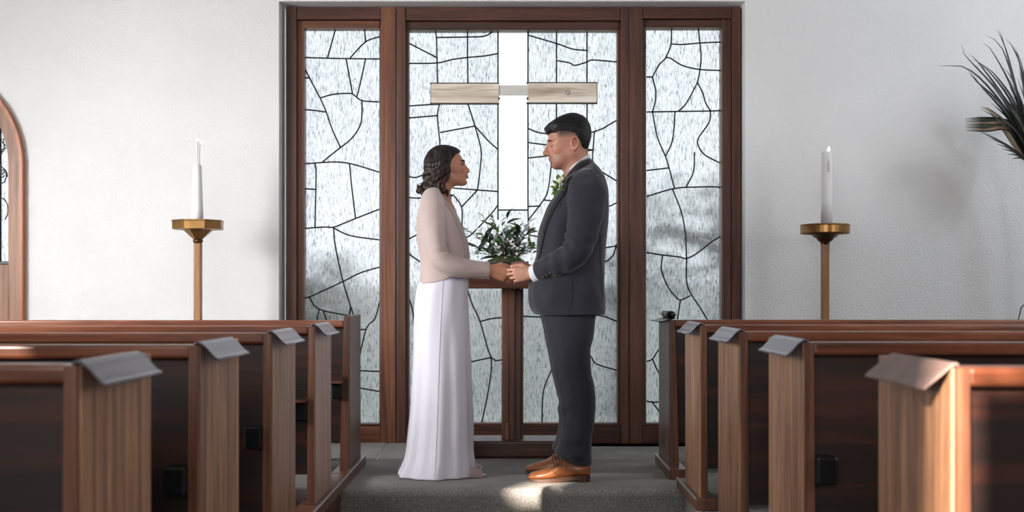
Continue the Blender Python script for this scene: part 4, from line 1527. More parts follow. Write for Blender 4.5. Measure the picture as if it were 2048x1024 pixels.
def hand_prims(fd, o, f, t, curls, thumb, s, nails):
    """o wrist, f finger direction, t thumb direction; curls = per finger (mcp, pip, dip, spread) in radians"""
    o, f, t = np.array(o), np.array(f, float), np.array(t, float)
    f /= np.linalg.norm(f)
    t = t - f * (t @ f)
    t /= np.linalg.norm(t)
    n = thumb['n'] * np.cross(f, t)     # palm normal

    def P(a, b, c=0.0):
        return o + s * (a * f + b * t + c * n)
    mcp = [(0.088, 0.030, 0.0), (0.091, 0.010, -0.002), (0.086, -0.010, -0.001), (0.078, -0.028, 0.002)]
    lens = [(0.043, 0.026, 0.021), (0.047, 0.029, 0.022), (0.043, 0.027, 0.021), (0.034, 0.020, 0.019)]
    rad = [0.0093, 0.0095, 0.0090, 0.0080]
    fd.cone(P(-0.06, 0.0), P(0.0, 0.0), 0.026 * s, 0.024 * s, 0.01)
    for i, m in enumerate(mcp):
        fd.cone(P(0.004, m[1] * 0.55, 0.0), P(*m), 0.0145 * s, 0.0118 * s, 0.014)
    fd.ell(P(0.045, 0.0, 0.004), (0.042 * s, 0.034 * s, 0.013 * s), 0.012, 'add', (f, t, n))
    for i, m in enumerate(mcp):
        p = P(*m)
        c = curls[i]
        ang = 0.0
        r = rad[i] * s
        side = c[3]
        for j, L in enumerate(lens[i]):
            ang += c[j]
            d = (math.cos(ang) * f + math.sin(ang) * n)
            d = d * math.cos(side) + t * math.sin(side)
            q = p + d * L * s
            fd.cone(p, q, r, r * 0.90, 0.003)
            if j < 2:
                fd.ell(q, (r * 1.02, r * 1.02, r * 1.02), 0.003)
            p, r = q, r * 0.90
        back = -(math.cos(ang) * n - math.sin(ang) * f)
        nails.append((p - d * 0.006 * s + back * r * 0.72, d, back, r))
    # thumb
    p = P(0.012, 0.018, 0.008)
    r = 0.0145 * s
    for (a, b, c), L, r2 in zip(thumb['dirs'], (0.046, 0.034, 0.027), (0.0115, 0.0100, 0.0085)):
        d = a * f + b * t + c * n
        d /= np.linalg.norm(d)
        q = p + d * L * s
        fd.cone(p, q, r, r2 * s, 0.008 if L > 0.04 else 0.003)
        p, r = q, r2 * s
    back = t - d * (t @ d)
    back /= np.linalg.norm(back)
    nails.append((p - d * 0.005 * s + back * r * 0.7, d, back, r))


def zgrid(parts):
    out = []
    for a, b, st in parts:
        out += list(np.arange(a, b, st))
    return np.array(out)


def nail_obj(nl, mat, parent):
    p, d, b, r = [np.array(q) if i < 3 else q for i, q in enumerate(nl)]
    sd = np.cross(d, b)
    V = []
    n = 5
    for i in range(n):
        for j in range(n):
            a, c = (i / (n - 1) - 0.5) * 2, (j / (n - 1) - 0.5) * 2
            ww = 0.72 * r * (1 - 0.25 * max(0, c) ** 2)
            V.append(p + d * c * r * 0.95 + sd * a * ww + b * (r * 0.32 * (1 - 0.75 * a * a - 0.1 * c * c)))
    Fc = [(i * n + j, i * n + j + 1, (i + 1) * n + j + 1, (i + 1) * n + j) for i in range(n - 1) for j in range(n - 1)]
    return obj('nail', V, Fc, mat, parent, True)


def sup(rx, ry, n=2.4, seg=56):
    out = []
    for k in range(seg):
        a = 2 * PI * k / seg
        c, s_ = math.cos(a), math.sin(a)
        out.append((rx * math.copysign(abs(c) ** (2 / n), c), ry * math.copysign(abs(s_) ** (2 / n), s_)))
    return out


class Loft:
    """garment around a vertical axis: silhouette front/back in photo pixels at the person's mid depth"""
    def __init__(self, D, xl, xr, dep, n=2.4, seg=64):
        self.D, self.xl, self.xr, self.dep, self.n, self.seg = D, xl, xr, dep, n, seg

    def at(self, py):
        a, b = interp(self.xl, py), interp(self.xr, py)
        return (a + b) / 2, (b - a) / 2, interp(self.dep, py)

    def surf(self, px, py, off=0.0):
        """point on the camera-facing side"""
        c, h, d = self.at(py)
        u = min(abs((px - c) / h), 0.999)
        y = d * (1 - u ** self.n) ** (1 / self.n)
        return W(px, py, self.D) + Vector((0, -y - off, 0))

    def mesh(self, y0, y1, rows, disp=None, hem=None, top=None):
        rings = []
        for i in range(rows):
            t = i / (rows - 1)
            py = y0 + (y1 - y0) * t
            c, h, d = self.at(py)
            ring = []
            for k, (ux, uy) in enumerate(sup(1, 1, self.n, self.seg)):
                a = 2 * PI * k / self.seg
                dr = disp(py, a) if disp else 0.0
                px = c + h * ux
                pz = py + (hem(ux, uy) * t ** 6 if hem else 0) + (top(ux) * (1 - t) ** 9 if top else 0)
                q = W(px, pz, self.D) + Vector((ux * dr, uy * (d + dr), 0))
                ring.append(q)
            rings.append(ring)
        return rings_mesh(rings, True)


def strip(points, normals_off, width, th=0.002):
    """thin raised ribbon through world points (seam, pocket edge)"""
    return tube(points, width, 6, True, (0, 1, 0), th)


def nz(x, y, z_, sc):
    return noise.noise(Vector((x * sc, y * sc, z_ * sc)))


# ------------------------------------------------------------------ the man
DM = 5.70
sM = F / DM


def man():
    base = W(1150, 965, DM)
    base = Vector((base.x, DM, 0))
    t = thing('person', 'person in dark charcoal suit and tan leather shoes, head bowed, holding hands', 'person', tuple(base))
    ho = W(1136, 285, DM)
    h = Head(tuple(ho), 1.0, -1, math.radians(-7.5))
    xs = np.arange((1000 - CX) / sM, (1225 - CX) / sM, 0.0023)
    ys = np.arange(DM - 0.30, DM + 0.30, 0.0026)
    zs = zgrid([(0.02, 0.88, 0.012), (0.88, 1.10, 0.0024), (1.10, 1.46, 0.008), (1.46, 1.815, 0.0022)])
    fd = Field(xs, ys, zs)
    w = lambda px, py, dy=0.0: tuple(W(px, py, DM) + Vector((0, dy, 0)))
    # torso, pelvis, legs, arms (all under the clothes), neck
    head_field(fd, h, True)
    fd.cone(h.p(-0.030, -0.045), w(1160, 352), 0.058, 0.066, 0.03)
    fd.cone(w(1150, 335), w(1158, 372), 0.050, 0.075, 0.03)
    fd.cone(w(1160, 396, -0.11), w(1160, 396, 0.11), 0.05, 0.05, 0.04)
    fd.ell(w(1150, 430), (0.105, 0.15, 0.16), 0.05)
    fd.ell(w(1142, 530), (0.115, 0.14, 0.17), 0.05)
    fd.ell(w(1140, 610), (0.11, 0.15, 0.12), 0.05)
    for sd in (-1, 1):
        fd.cone(w(1140, 640, 0.085 * sd), w(1145, 780, 0.095 * sd), 0.075, 0.052, 0.03)
        fd.cone(w(1145, 780, 0.095 * sd), w(1150, 920, 0.11 * sd), 0.050, 0.036, 0.02)
        fd.cone(w(1152, 938, 0.11 * sd), w(1108, 950, 0.11 * sd), 0.034, 0.026, 0.02)
        fd.cone(w(1166, 392, 0.165 * sd), w(1152, 500, 0.205 * sd), 0.042, 0.036, 0.02)
    nails = []
    near = W(1065, 546, 5.615)
    fd.cone(w(1150, 505, -0.205), tuple(near), 0.034, 0.025, 0.02)
    curl = [(0.62, 0.75, 0.35, 0.02), (0.70, 0.80, 0.4, 0.0), (0.82, 0.85, 0.4, -0.03), (0.95, 0.85, 0.4, -0.07)]
    th = dict(n=1, dirs=[(0.75, 0.62, 0.1), (0.98, 0.06, 0.15), (1.0, -0.06, 0.1)])
    hand_prims(fd, tuple(near), (-0.985, 0.05, -0.12), (0.1, 0.0, 1.0), curl, th, 0.93, nails)
    farw = W(1065, 541, 5.855)
    fd.cone(w(1150, 505, 0.205), tuple(farw), 0.034, 0.025, 0.02)
    th2 = dict(n=-1, dirs=[(0.75, 0.62, 0.1), (0.98, 0.06, 0.15), (1.0, -0.06, 0.1)])
    hand_prims(fd, tuple(farw), (-0.985, -0.05, -0.12), (0.1, 0.0, 1.0), curl, th2, 0.93, nails)
    V, Q = fd.mesh(1)
    # colouring of the skin itself
    u, v, wv = h.local(V)
    colr = np.tile(np.array(srgb(188, 132, 110)), (len(V), 1))
    hands = V[:, 2] < 1.2
    colr[hands] = srgb(206, 154, 132)

    def paint(mask, c):
        mk = np.clip(mask, 0, 1)[:, None]
        colr[:] = colr * (1 - mk) + np.array(c) * mk
    hd = V[:, 2] > 1.4
    g = lambda a, b, c, ra, rb, rc: np.exp(-(((u - a) / ra) ** 2 + ((v - b) / rb) ** 2 + ((np.abs(wv) - c) / rc) ** 2)) * hd
    paint(0.42 * np.clip((-0.045 - v) / 0.02, 0, 1) * np.clip((u - 0.0) / 0.03, 0, 1) * hd, srgb(120, 88, 80))       # beard shadow
    paint(0.9 * np.exp(-((v + 0.061) / 0.005) ** 2 - ((u - 0.093) / 0.013) ** 2 - (wv / 0.022) ** 2) * hd, srgb(96, 66, 62))  # moustache
    paint(0.7 * np.exp(-((v + 0.0745) / 0.0085) ** 2 - ((u - 0.092) / 0.016) ** 2 - (wv / 0.022) ** 2) * hd, srgb(136, 74, 72))  # lips
    paint(0.5 * g(-0.028, -0.018, 0.08, 0.02, 0.03, 0.02), srgb(214, 138, 118))                                     # ears
    paint(0.35 * g(0.055, -0.035, 0.05, 0.03, 0.025, 0.03), srgb(216, 140, 120))                                     # cheeks
    # shaved fade above and behind the ear
    fade = np.clip((v - 0.012 + np.clip(-0.035 - u, 0, 1) * 1.6) / 0.03, 0, 1) * np.clip((0.062 - u) / 0.015, 0, 1) * hd
    paint(0.5 * fade, srgb(66, 54, 50))
    fade2 = np.clip((v - 0.014 + np.clip(-0.035 - u, 0, 1) * 1.6) / 0.030, 0, 1) * np.clip((0.055 - u) / 0.02, 0, 1) * hd
    paint(0.85 * fade2, srgb(30, 26, 26))
    body = nobj('body', V, Q, 'skin_man', t, colors=colr)
    for nl in nails:
        nail_obj(nl, 'nail', body)
    # eyes: lowered lids with lashes, brows
    for sgn in (1, -1):
        P = eye_line(h, sgn, -0.42, -0.16)
        obj('eyelash', *tube(cr(P, 18), [0.0008 + 0.0011 * math.sin(PI * i / 17) for i in range(18)], 6), 'brow_hair', t, True)
        P = [h.p(0.0985 - 0.016 * q * q - 0.004 * q, 0.0175 + 0.001 * q - 0.006 * q * q, sgn * (0.030 + 0.021 * q)) for q in np.linspace(-1, 1, 9)]
        obj('eyebrow', *tube(cr(P, 16), [0.0010 + 0.0016 * math.sin(PI * (0.1 + 0.75 * i / 15)) for i in range(16)], 7), 'brow_soft', t, True)
    # hair: short on the sides, swept forward on top
    poly = [(1088, 257), (1096, 249), (1107, 242), (1120, 234), (1133, 228), (1146, 225.5), (1158, 227), (1168, 232), (1175, 241), (1180, 252),
            (1182.5, 265), (1181, 280), (1177, 293), (1174, 304), (1166, 303), (1162, 294), (1160, 284), (1154, 275), (1146, 268), (1136, 265), (1124, 264.5),
            (1114, 265), (1112, 271), (1106, 272), (1102, 268), (1096, 270), (1092, 265)]
    poly = [(W(a, b, DM).x, W(a, b, DM).z) for a, b in poly]
    hf = Field(np.arange(W(1080, 0, DM).x, W(1190, 0, DM).x, 0.0022), np.arange(DM - 0.11, DM + 0.11, 0.0024), np.arange(W(0, 315, DM).z, W(0, 218, DM).z, 0.0022))
    hf.ell(w(1143, 262), (0.102, 0.083, 0.090), 0.001)
    hf.ell(w(1160, 275), (0.056, 0.079, 0.085), 0.02)
    hf.cone(w(1122, 256), w(1101, 263), 0.056, 0.036, 0.02)
    hf.ell(w(1120, 255), (0.065, 0.074, 0.05), 0.02)
    rr = random.Random(3)
    for k in range(40):      # forelock and combed locks
        y0 = rr.uniform(-0.05, 0.05)
        a = w(1112 + rr.uniform(-8, 8), 250 + rr.uniform(-4, 4), y0)
        b = w(1094 + rr.uniform(-3, 6), 262 + rr.uniform(-4, 6), y0 * 0.9 + rr.uniform(-0.01, 0.01))
        hf.cone(a, b, 0.012, 0.004, 0.003)
    hf.clip_poly(poly, 0.005)
    V, Q = hf.mesh(1)
    ctr = np.array(w(1145, 275))
    dv = V - ctr
    ang = np.arctan2(dv[:, 1], np.abs(dv[:, 2]) + 0.02)
    V += dv / np.linalg.norm(dv, axis=1)[:, None] * (0.0007 * np.sin(ang * 46 + dv[:, 0] * 40) + 0.0005 * np.sin(ang * 91 + dv[:, 0] * 90))[:, None]
    nobj('hair', V, Q, 'hair_black', t)

    # shirt collar, jacket, trousers
    def ring_band(c_lo, r_lo, c_hi, r_hi, name, mat, th=0.004, parent=t):
        n = 40
        ins, outs = [], []
        V = []
        for j, (c, r) in enumerate(((c_lo, r_lo), (c_hi, r_hi), (c_hi, (r_hi[0] - th, r_hi[1] - th, r_hi[2])), (c_lo, (r_lo[0] - th, r_lo[1] - th, r_lo[2])))):
            for k in range(n):
                a = 2 * PI * k / n
                V.append((c[0] + r[0] * math.cos(a), c[1] + r[1] * math.sin(a), c[2] + r[2] * math.cos(a)))
        Fc = []
        for j in range(4):
            for k in range(n):
                a, b = j * n + k, j * n + (k + 1) % n
                c_, d_ = ((j + 1) % 4) * n + (k + 1) % n, ((j + 1) % 4) * n + k
                Fc.append((a, b, c_, d_))
        return fix_normals(obj(name, V, Fc, mat, parent, True))
    ring_band(w(1158, 345), (0.068, 0.076, 0.046), w(1153.5, 326.5), (0.0605, 0.066, 0.041), 'shirt_collar', 'shirt_cloth')

    xl = [(330, 1138), (337, 1135), (345, 1132), (356, 1128.5), (372, 1120), (390, 1109.5), (409, 1096), (436, 1085), (456, 1078.5), (486, 1074.5), (509, 1072), (540, 1065), (575, 1058), (598, 1057), (615, 1060), (624, 1065), (629, 1070)]
    xr = [(330, 1183), (337, 1187), (345, 1197), (363, 1210), (390, 1216.5), (423, 1217), (456, 1214), (486, 1211), (512, 1209), (532, 1207.5), (552, 1209), (582, 1211), (618, 1210), (629, 1209)]
    dep = [(330, 0.075), (337, 0.088), (345, 0.135), (358, 0.172), (390, 0.195), (436, 0.195), (500, 0.185), (560, 0.19), (629, 0.205)]
    jk = Loft(DM, xl, xr, dep, 2.5, 72)

    def jd(py, a):
        amt = 0.0022 + 0.002 * min(1, max(0, (py - 480) / 60))
        x, y = math.cos(a), math.sin(a)
        return amt * nz(x * 2.2, py / 60.0, y * 2.2, 1.6) * 2
    j = obj('jacket', *jk.mesh(337, 629, 90, jd, top=lambda ux: -12 * ux), 'suit_cloth', t, True)
    # jacket collar: folded band round the neck
    n = 26
    V = []
    up = cr([(1131, 356), (1136, 347), (1147, 335), (1157, 326), (1168, 320.5), (1178, 317.5), (1183, 320)], n)
    lo = cr([(1127, 371), (1134, 362), (1146, 352.5), (1158, 342.5), (1168, 336.5), (1179, 331.5), (1188, 329)], n)
    for sgn in (-1, 1):
        Vc = []
        for i in range(n):
            s_ = i / (n - 1)
            w_up = 0.080 * math.sin(PI * (0.22 + 0.62 * s_)) * (1 if s_ < 0.85 else (1 - s_) / 0.15 * 0.9 + 0.1)
            w_lo = w_up + 0.030
            A = W(up[i][0], up[i][1], DM) + Vector((0, sgn * w_up, 0))
            B = W(lo[i][0], lo[i][1], DM) + Vector((0, sgn * w_lo, 0))
            M = (A + B) / 2 + Vector((0, sgn * 0.006, 0.006))
            Vc += [A, M, B, B + Vector((0, -sgn * 0.02, -0.004))]
        Fc = []
        for i in range(n - 1):
            for q in range(3):
                a = i * 4 + q
                Fc.append((a, a + 1, a + 5, a + 4))
        o = obj('jacket_collar', Vc, Fc, 'lapel_cloth', j, True)
        sdm = o.modifiers.new('th', 'SOLIDIFY')
        sdm.thickness = 0.004
        # lapel running down the front edge
        Vl = []
        fr = cr([(1130, 358), (1118, 378), (1106, 397), (1094, 415), (1085, 438), (1079, 458), (1075.5, 486), (1073, 509), (1068, 530)], 24)
        wl = np.interp(np.linspace(0, 1, 24), [0, 0.25, 0.4, 1], [10, 17, 15, 3])
        for i in range(24):
            px, py = fr[i]
            c, hh, d = jk.at(py)
            for fr_, off in ((0.4, 0.004), (wl[i] * 0.5, 0.006), (wl[i], 0.005)):
                q = jk.surf(min(px + fr_ + 1.2, c), py, off)
                if sgn > 0:
                    q = Vector((q.x, 2 * DM - q.y, q.z))
                Vl.append(q)
        Fc = [(i * 3 + q, i * 3 + q + 1, i * 3 + q + 4, i * 3 + q + 3) for i in range(23) for q in range(2)]
        o = obj('lapel', Vl, Fc, 'lapel_cloth', j, True)
        sdm = o.modifiers.new('th', 'SOLIDIFY')
        sdm.thickness = 0.004
        sdm.offset = 0
    # seams, welt pocket, back vent
    for P in ([(1138, 540), (1139, 560), (1137, 590), (1135.5, 628)], [(1196, 470), (1197, 520), (1200, 560), (1201, 600), (1203, 627)]):
        obj('seam', *tube([jk.surf(a, b, 0.0003) for a, b in cr(P, 14)], 0.0012, 5), 'lapel_cloth', j, True)
    q4 = [(1100, 421), (1118, 410), (1118.5, 417), (1101, 428)]
    V = [jk.surf(a, b, 0.003) for a, b in q4] + [jk.surf(a, b, -0.003) for a, b in q4]
    pk = obj('welt_pocket', V, [(0, 1, 2, 3), (4, 7, 6, 5), (0, 4, 5, 1), (1, 5, 6, 2), (2, 6, 7, 3), (3, 7, 4, 0)], 'lapel_cloth', j)

    # sleeves
    def sleeve(sgn):
        pth = [(1172, 352, 0.135, 0.040, 0.034), (1170, 372, 0.172, 0.084, 0.046), (1169, 395, 0.196, 0.094, 0.060), (1166, 425, 0.212, 0.089, 0.063), (1161, 460, 0.222, 0.079, 0.062),
               (1155, 485, 0.225, 0.073, 0.060), (1145, 508, 0.222, 0.069, 0.058), (1126, 522, 0.200, 0.064, 0.056), (1104, 533, 0.165, 0.059, 0.053), (1088, 541, 0.135, 0.056, 0.050), (1078, 545.5, 0.115, 0.054, 0.047)]
        A = cr([(*(W(a, b, DM) + Vector((0, sgn * c, 0))), d, e) for a, b, c, d, e in pth], 64)

        def dd(s_, a):
            el = math.exp(-((s_ - 0.56) / 0.11) ** 2)
            inner = 0.5 + 0.5 * math.cos(a + PI * (0 if sgn < 0 else 0))
            f1 = 0.0065 * el * math.sin(s_ * 70 + 2.2 * math.sin(a + 0.8) + sgn) * (0.35 + 0.65 * inner)
            f2 = 0.004 * nz(s_ * 9, math.cos(a), math.sin(a), 1.7)
            f3 = 0.0035 * math.exp(-((s_ - 0.78) / 0.12) ** 2) * math.sin(s_ * 60 + a * 2)
            return f1 + f2 + f3
        V, Fc = tube([tuple(q[:3]) for q in A], A[:, 3], 40, True, (0, 1, 0), A[:, 4], dd)
        SV = V
        o = obj('sleeve', V, Fc, 'suit_cloth', j, True)
        # shirt cuff
        c0, c1 = W(1081, 544, DM + sgn * 0.118), W(1062, 546, DM + sgn * 0.102)
        cu = cr([tuple(W(1084, 543, DM) + Vector((0, sgn * 0.123, 0))), tuple(W(1073, 546, DM) + Vector((0, sgn * 0.108, 0))), tuple(W(1064, 548.5, DM) + Vector((0, sgn * 0.096, 0)))], 8)
        V, Fc = tube(cu, [0.046, 0.047, 0.0475, 0.047, 0.046, 0.0445, 0.043, 0.041], 32, False, (0, 1, 0), [0.041, 0.041, 0.041, 0.041, 0.04, 0.039, 0.038, 0.036])
        k = obj('shirt_cuff', V, Fc, 'shirt_cloth', j, True)
        sm = k.modifiers.new('th', 'SOLIDIFY')
        sm.thickness = 0.003
        for bx_, by_ in ((1087, 557), (1092, 554.5), (1097, 552)):
            c = W(bx_, by_, DM - 0.18)
            hit = min(SV, key=lambda q: (q[0] - c.x) ** 2 + (q[2] - c.z) ** 2 + (0 if (q[1] - DM) * sgn > 0.1 else 1) + 0.02 * q[1] * (-sgn))
            c = Vector((hit[0], hit[1] + sgn * 0.002 - (0.002 if sgn < 0 else -0.002), hit[2]))
            V, Fc = lathe(0, 0, [(0.0005, -0.003), (0.005, -0.003), (0.006, 0.0), (0.005, 0.008), (0.0005, 0.008)], 12)
            obj('cuff_button', [(c.x + v[0], c.y + v[2], c.z + v[1]) for v in V], Fc, 'button_horn', o, True)
    sleeve(-1)
    sleeve(1)

    # trousers: two legs hung from one seat, breaking over the shoes
    fx = [(600, 1072), (631, 1085), (682, 1097), (730, 1106), (778, 1117), (822, 1124), (856, 1123), (882, 1113.5), (897, 1110), (912, 1111), (921, 1118), (927, 1128)]
    bxk = [(600, 1200), (631, 1189), (674, 1184), (700, 1178), (737, 1179), (767, 1186), (793, 1188), (837, 1186), (874, 1180.5), (904, 1181), (921, 1180), (927, 1178)]

    parts = []
    for sgn in (-1, 1):
        Dl = DM + sgn * 0.095
        k = DM / Dl
        shift = 0
        f2 = [(HY + (a - HY) * k if a < 900 else a + (0 if sgn < 0 else -13), CX + (b - CX) * k + shift) for a, b in fx]
        b2 = [(HY + (a - HY) * k if a < 900 else a + (0 if sgn < 0 else -13), CX + (b - CX) * k + shift) for a, b in bxk]
        if sgn > 0:
            b2 = [(a, b - 8 * math.exp(-((a - 800) / 90) ** 2)) for a, b in b2]
        else:
            f2 = [(a, b + 2) for a, b in f2]
        d2 = [(600, 0.07), (625, 0.085), (650, 0.100), (700, 0.098), (780, 0.083), (850, 0.074), (900, 0.076), (930, 0.074)]
        # photo rows are mapped at the leg's own depth
        lg = Loft(Dl, [(a, b) for a, b in f2], [(a, b) for a, b in b2], d2, 2.25, 56)
        y1 = 927 if sgn < 0 else 913

        def ld(py, a, sgn=sgn):
            e = max(0.0, (py - 840) / 78)
            x, y = math.cos(a), math.sin(a)
            fold = 0.0085 * e ** 1.1 * (math.sin(py / 5.2 + 2.6 * math.sin(a + 0.6) + sgn) + 0.7 * math.sin(py / 8.0 - 2.2 * math.cos(a * 1.0 + 0.4) + 2)) * (0.6 + 0.4 * -x)
            knee = 0.006 * math.exp(-((py - 815) / 22) ** 2) * math.sin(py / 6.5 + 2.4 * a) * max(0, -x)
            crease = 0.012 * max(0, -x) ** 14 * (1 - min(1, e))
            return fold + knee + crease + 0.003 * nz(x * 1.5, py / 70, y * 1.5, 1.7)
        parts.append(lg.mesh(600, y1, 110, ld, hem=lambda ux, uy: 3 * ux * ux))
    obj('trousers', *vf_join(parts), 'trouser_cloth', t, True)

    # shoes
    def shoe(Ds, dx, dz):
        T = F / Ds
        st = [(1056.5, 0.012, 0.030, 0.010), (1060, 0.010, 0.038, 0.024), (1068, 0.010, 0.047, 0.035), (1080, 0.010, 0.055, 0.043), (1094, 0.012, 0.066, 0.046), (1104, 0.014, 0.080, 0.045),
              (1114, 0.017, 0.103, 0.042), (1122, 0.02, 0.112, 0.039), (1134, 0.022, 0.108, 0.036), (1148, 0.024, 0.100, 0.035), (1162, 0.026, 0.098, 0.036), (1172, 0.026, 0.098, 0.033), (1178, 0.027, 0.094, 0.022), (1180, 0.03, 0.085, 0.008)]
        rings = []
        A = cr(st, 44)
        for x, z0, z1, hw in A:
            X = (x + dx - CX) / T
            ring = []
            for k in range(28):
                a = 2 * PI * k / 28
                c, s_ = math.cos(a), math.sin(a)
                yy = hw * math.copysign(abs(c) ** 0.8, c) * (1.0 if s_ < 0 else (1 - 0.30 * s_))
                zz = (z0 + z1) / 2 + (z1 - z0) / 2 * math.copysign(abs(s_) ** 0.85, s_)
                ring.append((X, Ds + yy, zz))
            rings.append(ring)
        up = obj('shoe', *rings_mesh(rings), 'shoe_leather', t, True)
        # sole with heel
        rings = []
        for x, z0, z1, hw in A:
            X = (x + dx - CX) / T
            sx = (x - 1056) / 124
            zt = z0 + 0.006
            if sx > 0.80:
                zb = 0.0
            elif sx > 0.795:
                zb = 0.012
            else:
                zb = 0.0025 + 0.006 * math.exp(-((sx - 0.03) / 0.07) ** 2) + 0.010 * max(0, (sx - 0.5) / 0.3)
            h2 = hw + 0.004
            rings.append([(X, Ds - h2, zb), (X, Ds + h2, zb), (X, Ds + h2, zt), (X, Ds - h2, zt)])
        obj('sole', *rings_mesh(rings), 'shoe_sole', up)
        # facing line and laces
        fl = cr([(1104, 0.062), (1112, 0.040), (1121, 0.036), (1130, 0.050), (1133, 0.080), (1131, 0.105)], 18)

        def on(xp, zp, off=0.0):
            z0 = np.interp(xp, A[:, 0], A[:, 1])
            z1 = np.interp(xp, A[:, 0], A[:, 2])
            hw = np.interp(xp, A[:, 0], A[:, 3])
            v = max(-1, min(1, (zp - (z0 + z1) / 2) / ((z1 - z0) / 2)))
            s_ = math.copysign(abs(v) ** (1 / 0.85), v)
            c = math.sqrt(max(0, 1 - s_ * s_))
            return Vector(((xp + dx - CX) / T, Ds - hw * c ** 0.8 * (1.0 if s_ < 0 else 1 - 0.3 * s_) - off, zp))
        obj('welt_seam', *tube([on(a, b) for a, b in fl], 0.0013, 5), 'shoe_lace', up, True)
        obj('welt_seam', *tube([on(a, b) for a, b in cr([(1066, 0.030), (1084, 0.040), (1098, 0.055), (1106, 0.075)], 12)], 0.001, 5), 'shoe_lace', up, True)
        for q in range(4):
            xx = 1108 + q * 4.6
            zt = np.interp(xx, A[:, 0], A[:, 2])
            X = (xx + dx - CX) / T
            P = [on(xx + 1, zt - 0.022, 0.001), Vector((X, Ds - 0.008, zt + 0.003)), Vector((X - 0.003, Ds + 0.012, zt - 0.001)), Vector((X - 0.004, Ds + 0.024, zt - 0.014))]
            obj('lace', *tube(cr([tuple(p) for p in P], 10), 0.0022, 6), 'shoe_lace', up, True)
        for q in (-1, 1):
            c = on(1115, 0.088, 0.004)
            P = [c + Vector((0.010 * math.cos(a) + q * 0.010, -0.004, 0.007 * math.sin(a) - 0.004)) for a in np.linspace(0, 2 * PI, 12)]
            obj('lace_bow', *tube([tuple(p) for p in P], 0.0014, 5), 'shoe_lace', up, True)
    shoe(5.575, 0, 0)
    shoe(5.83, -4, 0)
    return jk


JK = man()


# boutonniere pinned on the lapel
def boutonniere():
    c = W(1120, 368, 5.56)
    t = thing('boutonniere', 'green leaf and cream bud boutonniere pinned on the dark suit lapel', 'boutonniere', tuple(c))
    g1, g2 = leaf_mesh('leaf', 0.045, 0.012, 0.25, 'bout_leaf'), leaf_mesh('leaf', 0.04, 0.009, 0.3, 'leaf_dark')
    for (px, py, qx, qy, me, sc) in ((1118, 376, 1101, 372, g1, 1.0), (1116, 380, 1101, 390, g1, 0.9), (1118, 372, 1106, 360, g1, 0.95), (1121, 368, 1117, 349, g1, 1.15), (1124, 364, 1128, 346, g1, 0.9),
                                     (1114, 378, 1108, 394, g1, 0.9), (1120, 366, 1112, 347, g2, 1.0), (1118, 374, 1099, 382, g2, 0.9), (1124, 366, 1132, 352, g2, 0.9), (1120, 372, 1126, 382, g1, 0.7)):
        a, b = W(px, py, 5.56), W(qx, qy, 5.545)
        place('leaf', me, t, a, b - a, (0.2, -1, 0.2), sc)
    for k, (px, py, r) in enumerate(((1120, 362, 0.013), (1125, 358, 0.010), (1110, 371, 0.009))):
        c = W(px, py, 5.545)
        V, Fc = lathe(0, 0, [(0.001, -r), (r * 0.75, -r * 0.6), (r, 0.1 * r), (r * 0.7, r * 0.9), (r * 0.15, r * 1.3)], 12)
        obj('bud', [(c.x + v[0], c.y + v[1], c.z + v[2]) for v in V], Fc, 'petal_cream', t, True)
    obj('stem', *tube(cr([tuple(W(1120, 366, 5.555)), tuple(W(1123, 376, 5.55)), tuple(W(1128, 381, 5.548))], 8), 0.003, 6), 'bout_leaf', t, True)
    obj('pin', *tube([W(1114, 383, 5.54), W(1130, 377.5, 5.54)], 0.0009, 5), 'strip_metal', t)


plain('bout_leaf', srgb(104, 134, 58), 0.4, noise_scale=40, noise_amt=0.35)
plain('petal_cream', srgb(228, 220, 186), 0.55)
boutonniere()

# ------------------------------------------------------------------ the woman
DW = 5.80
sW = F / DW


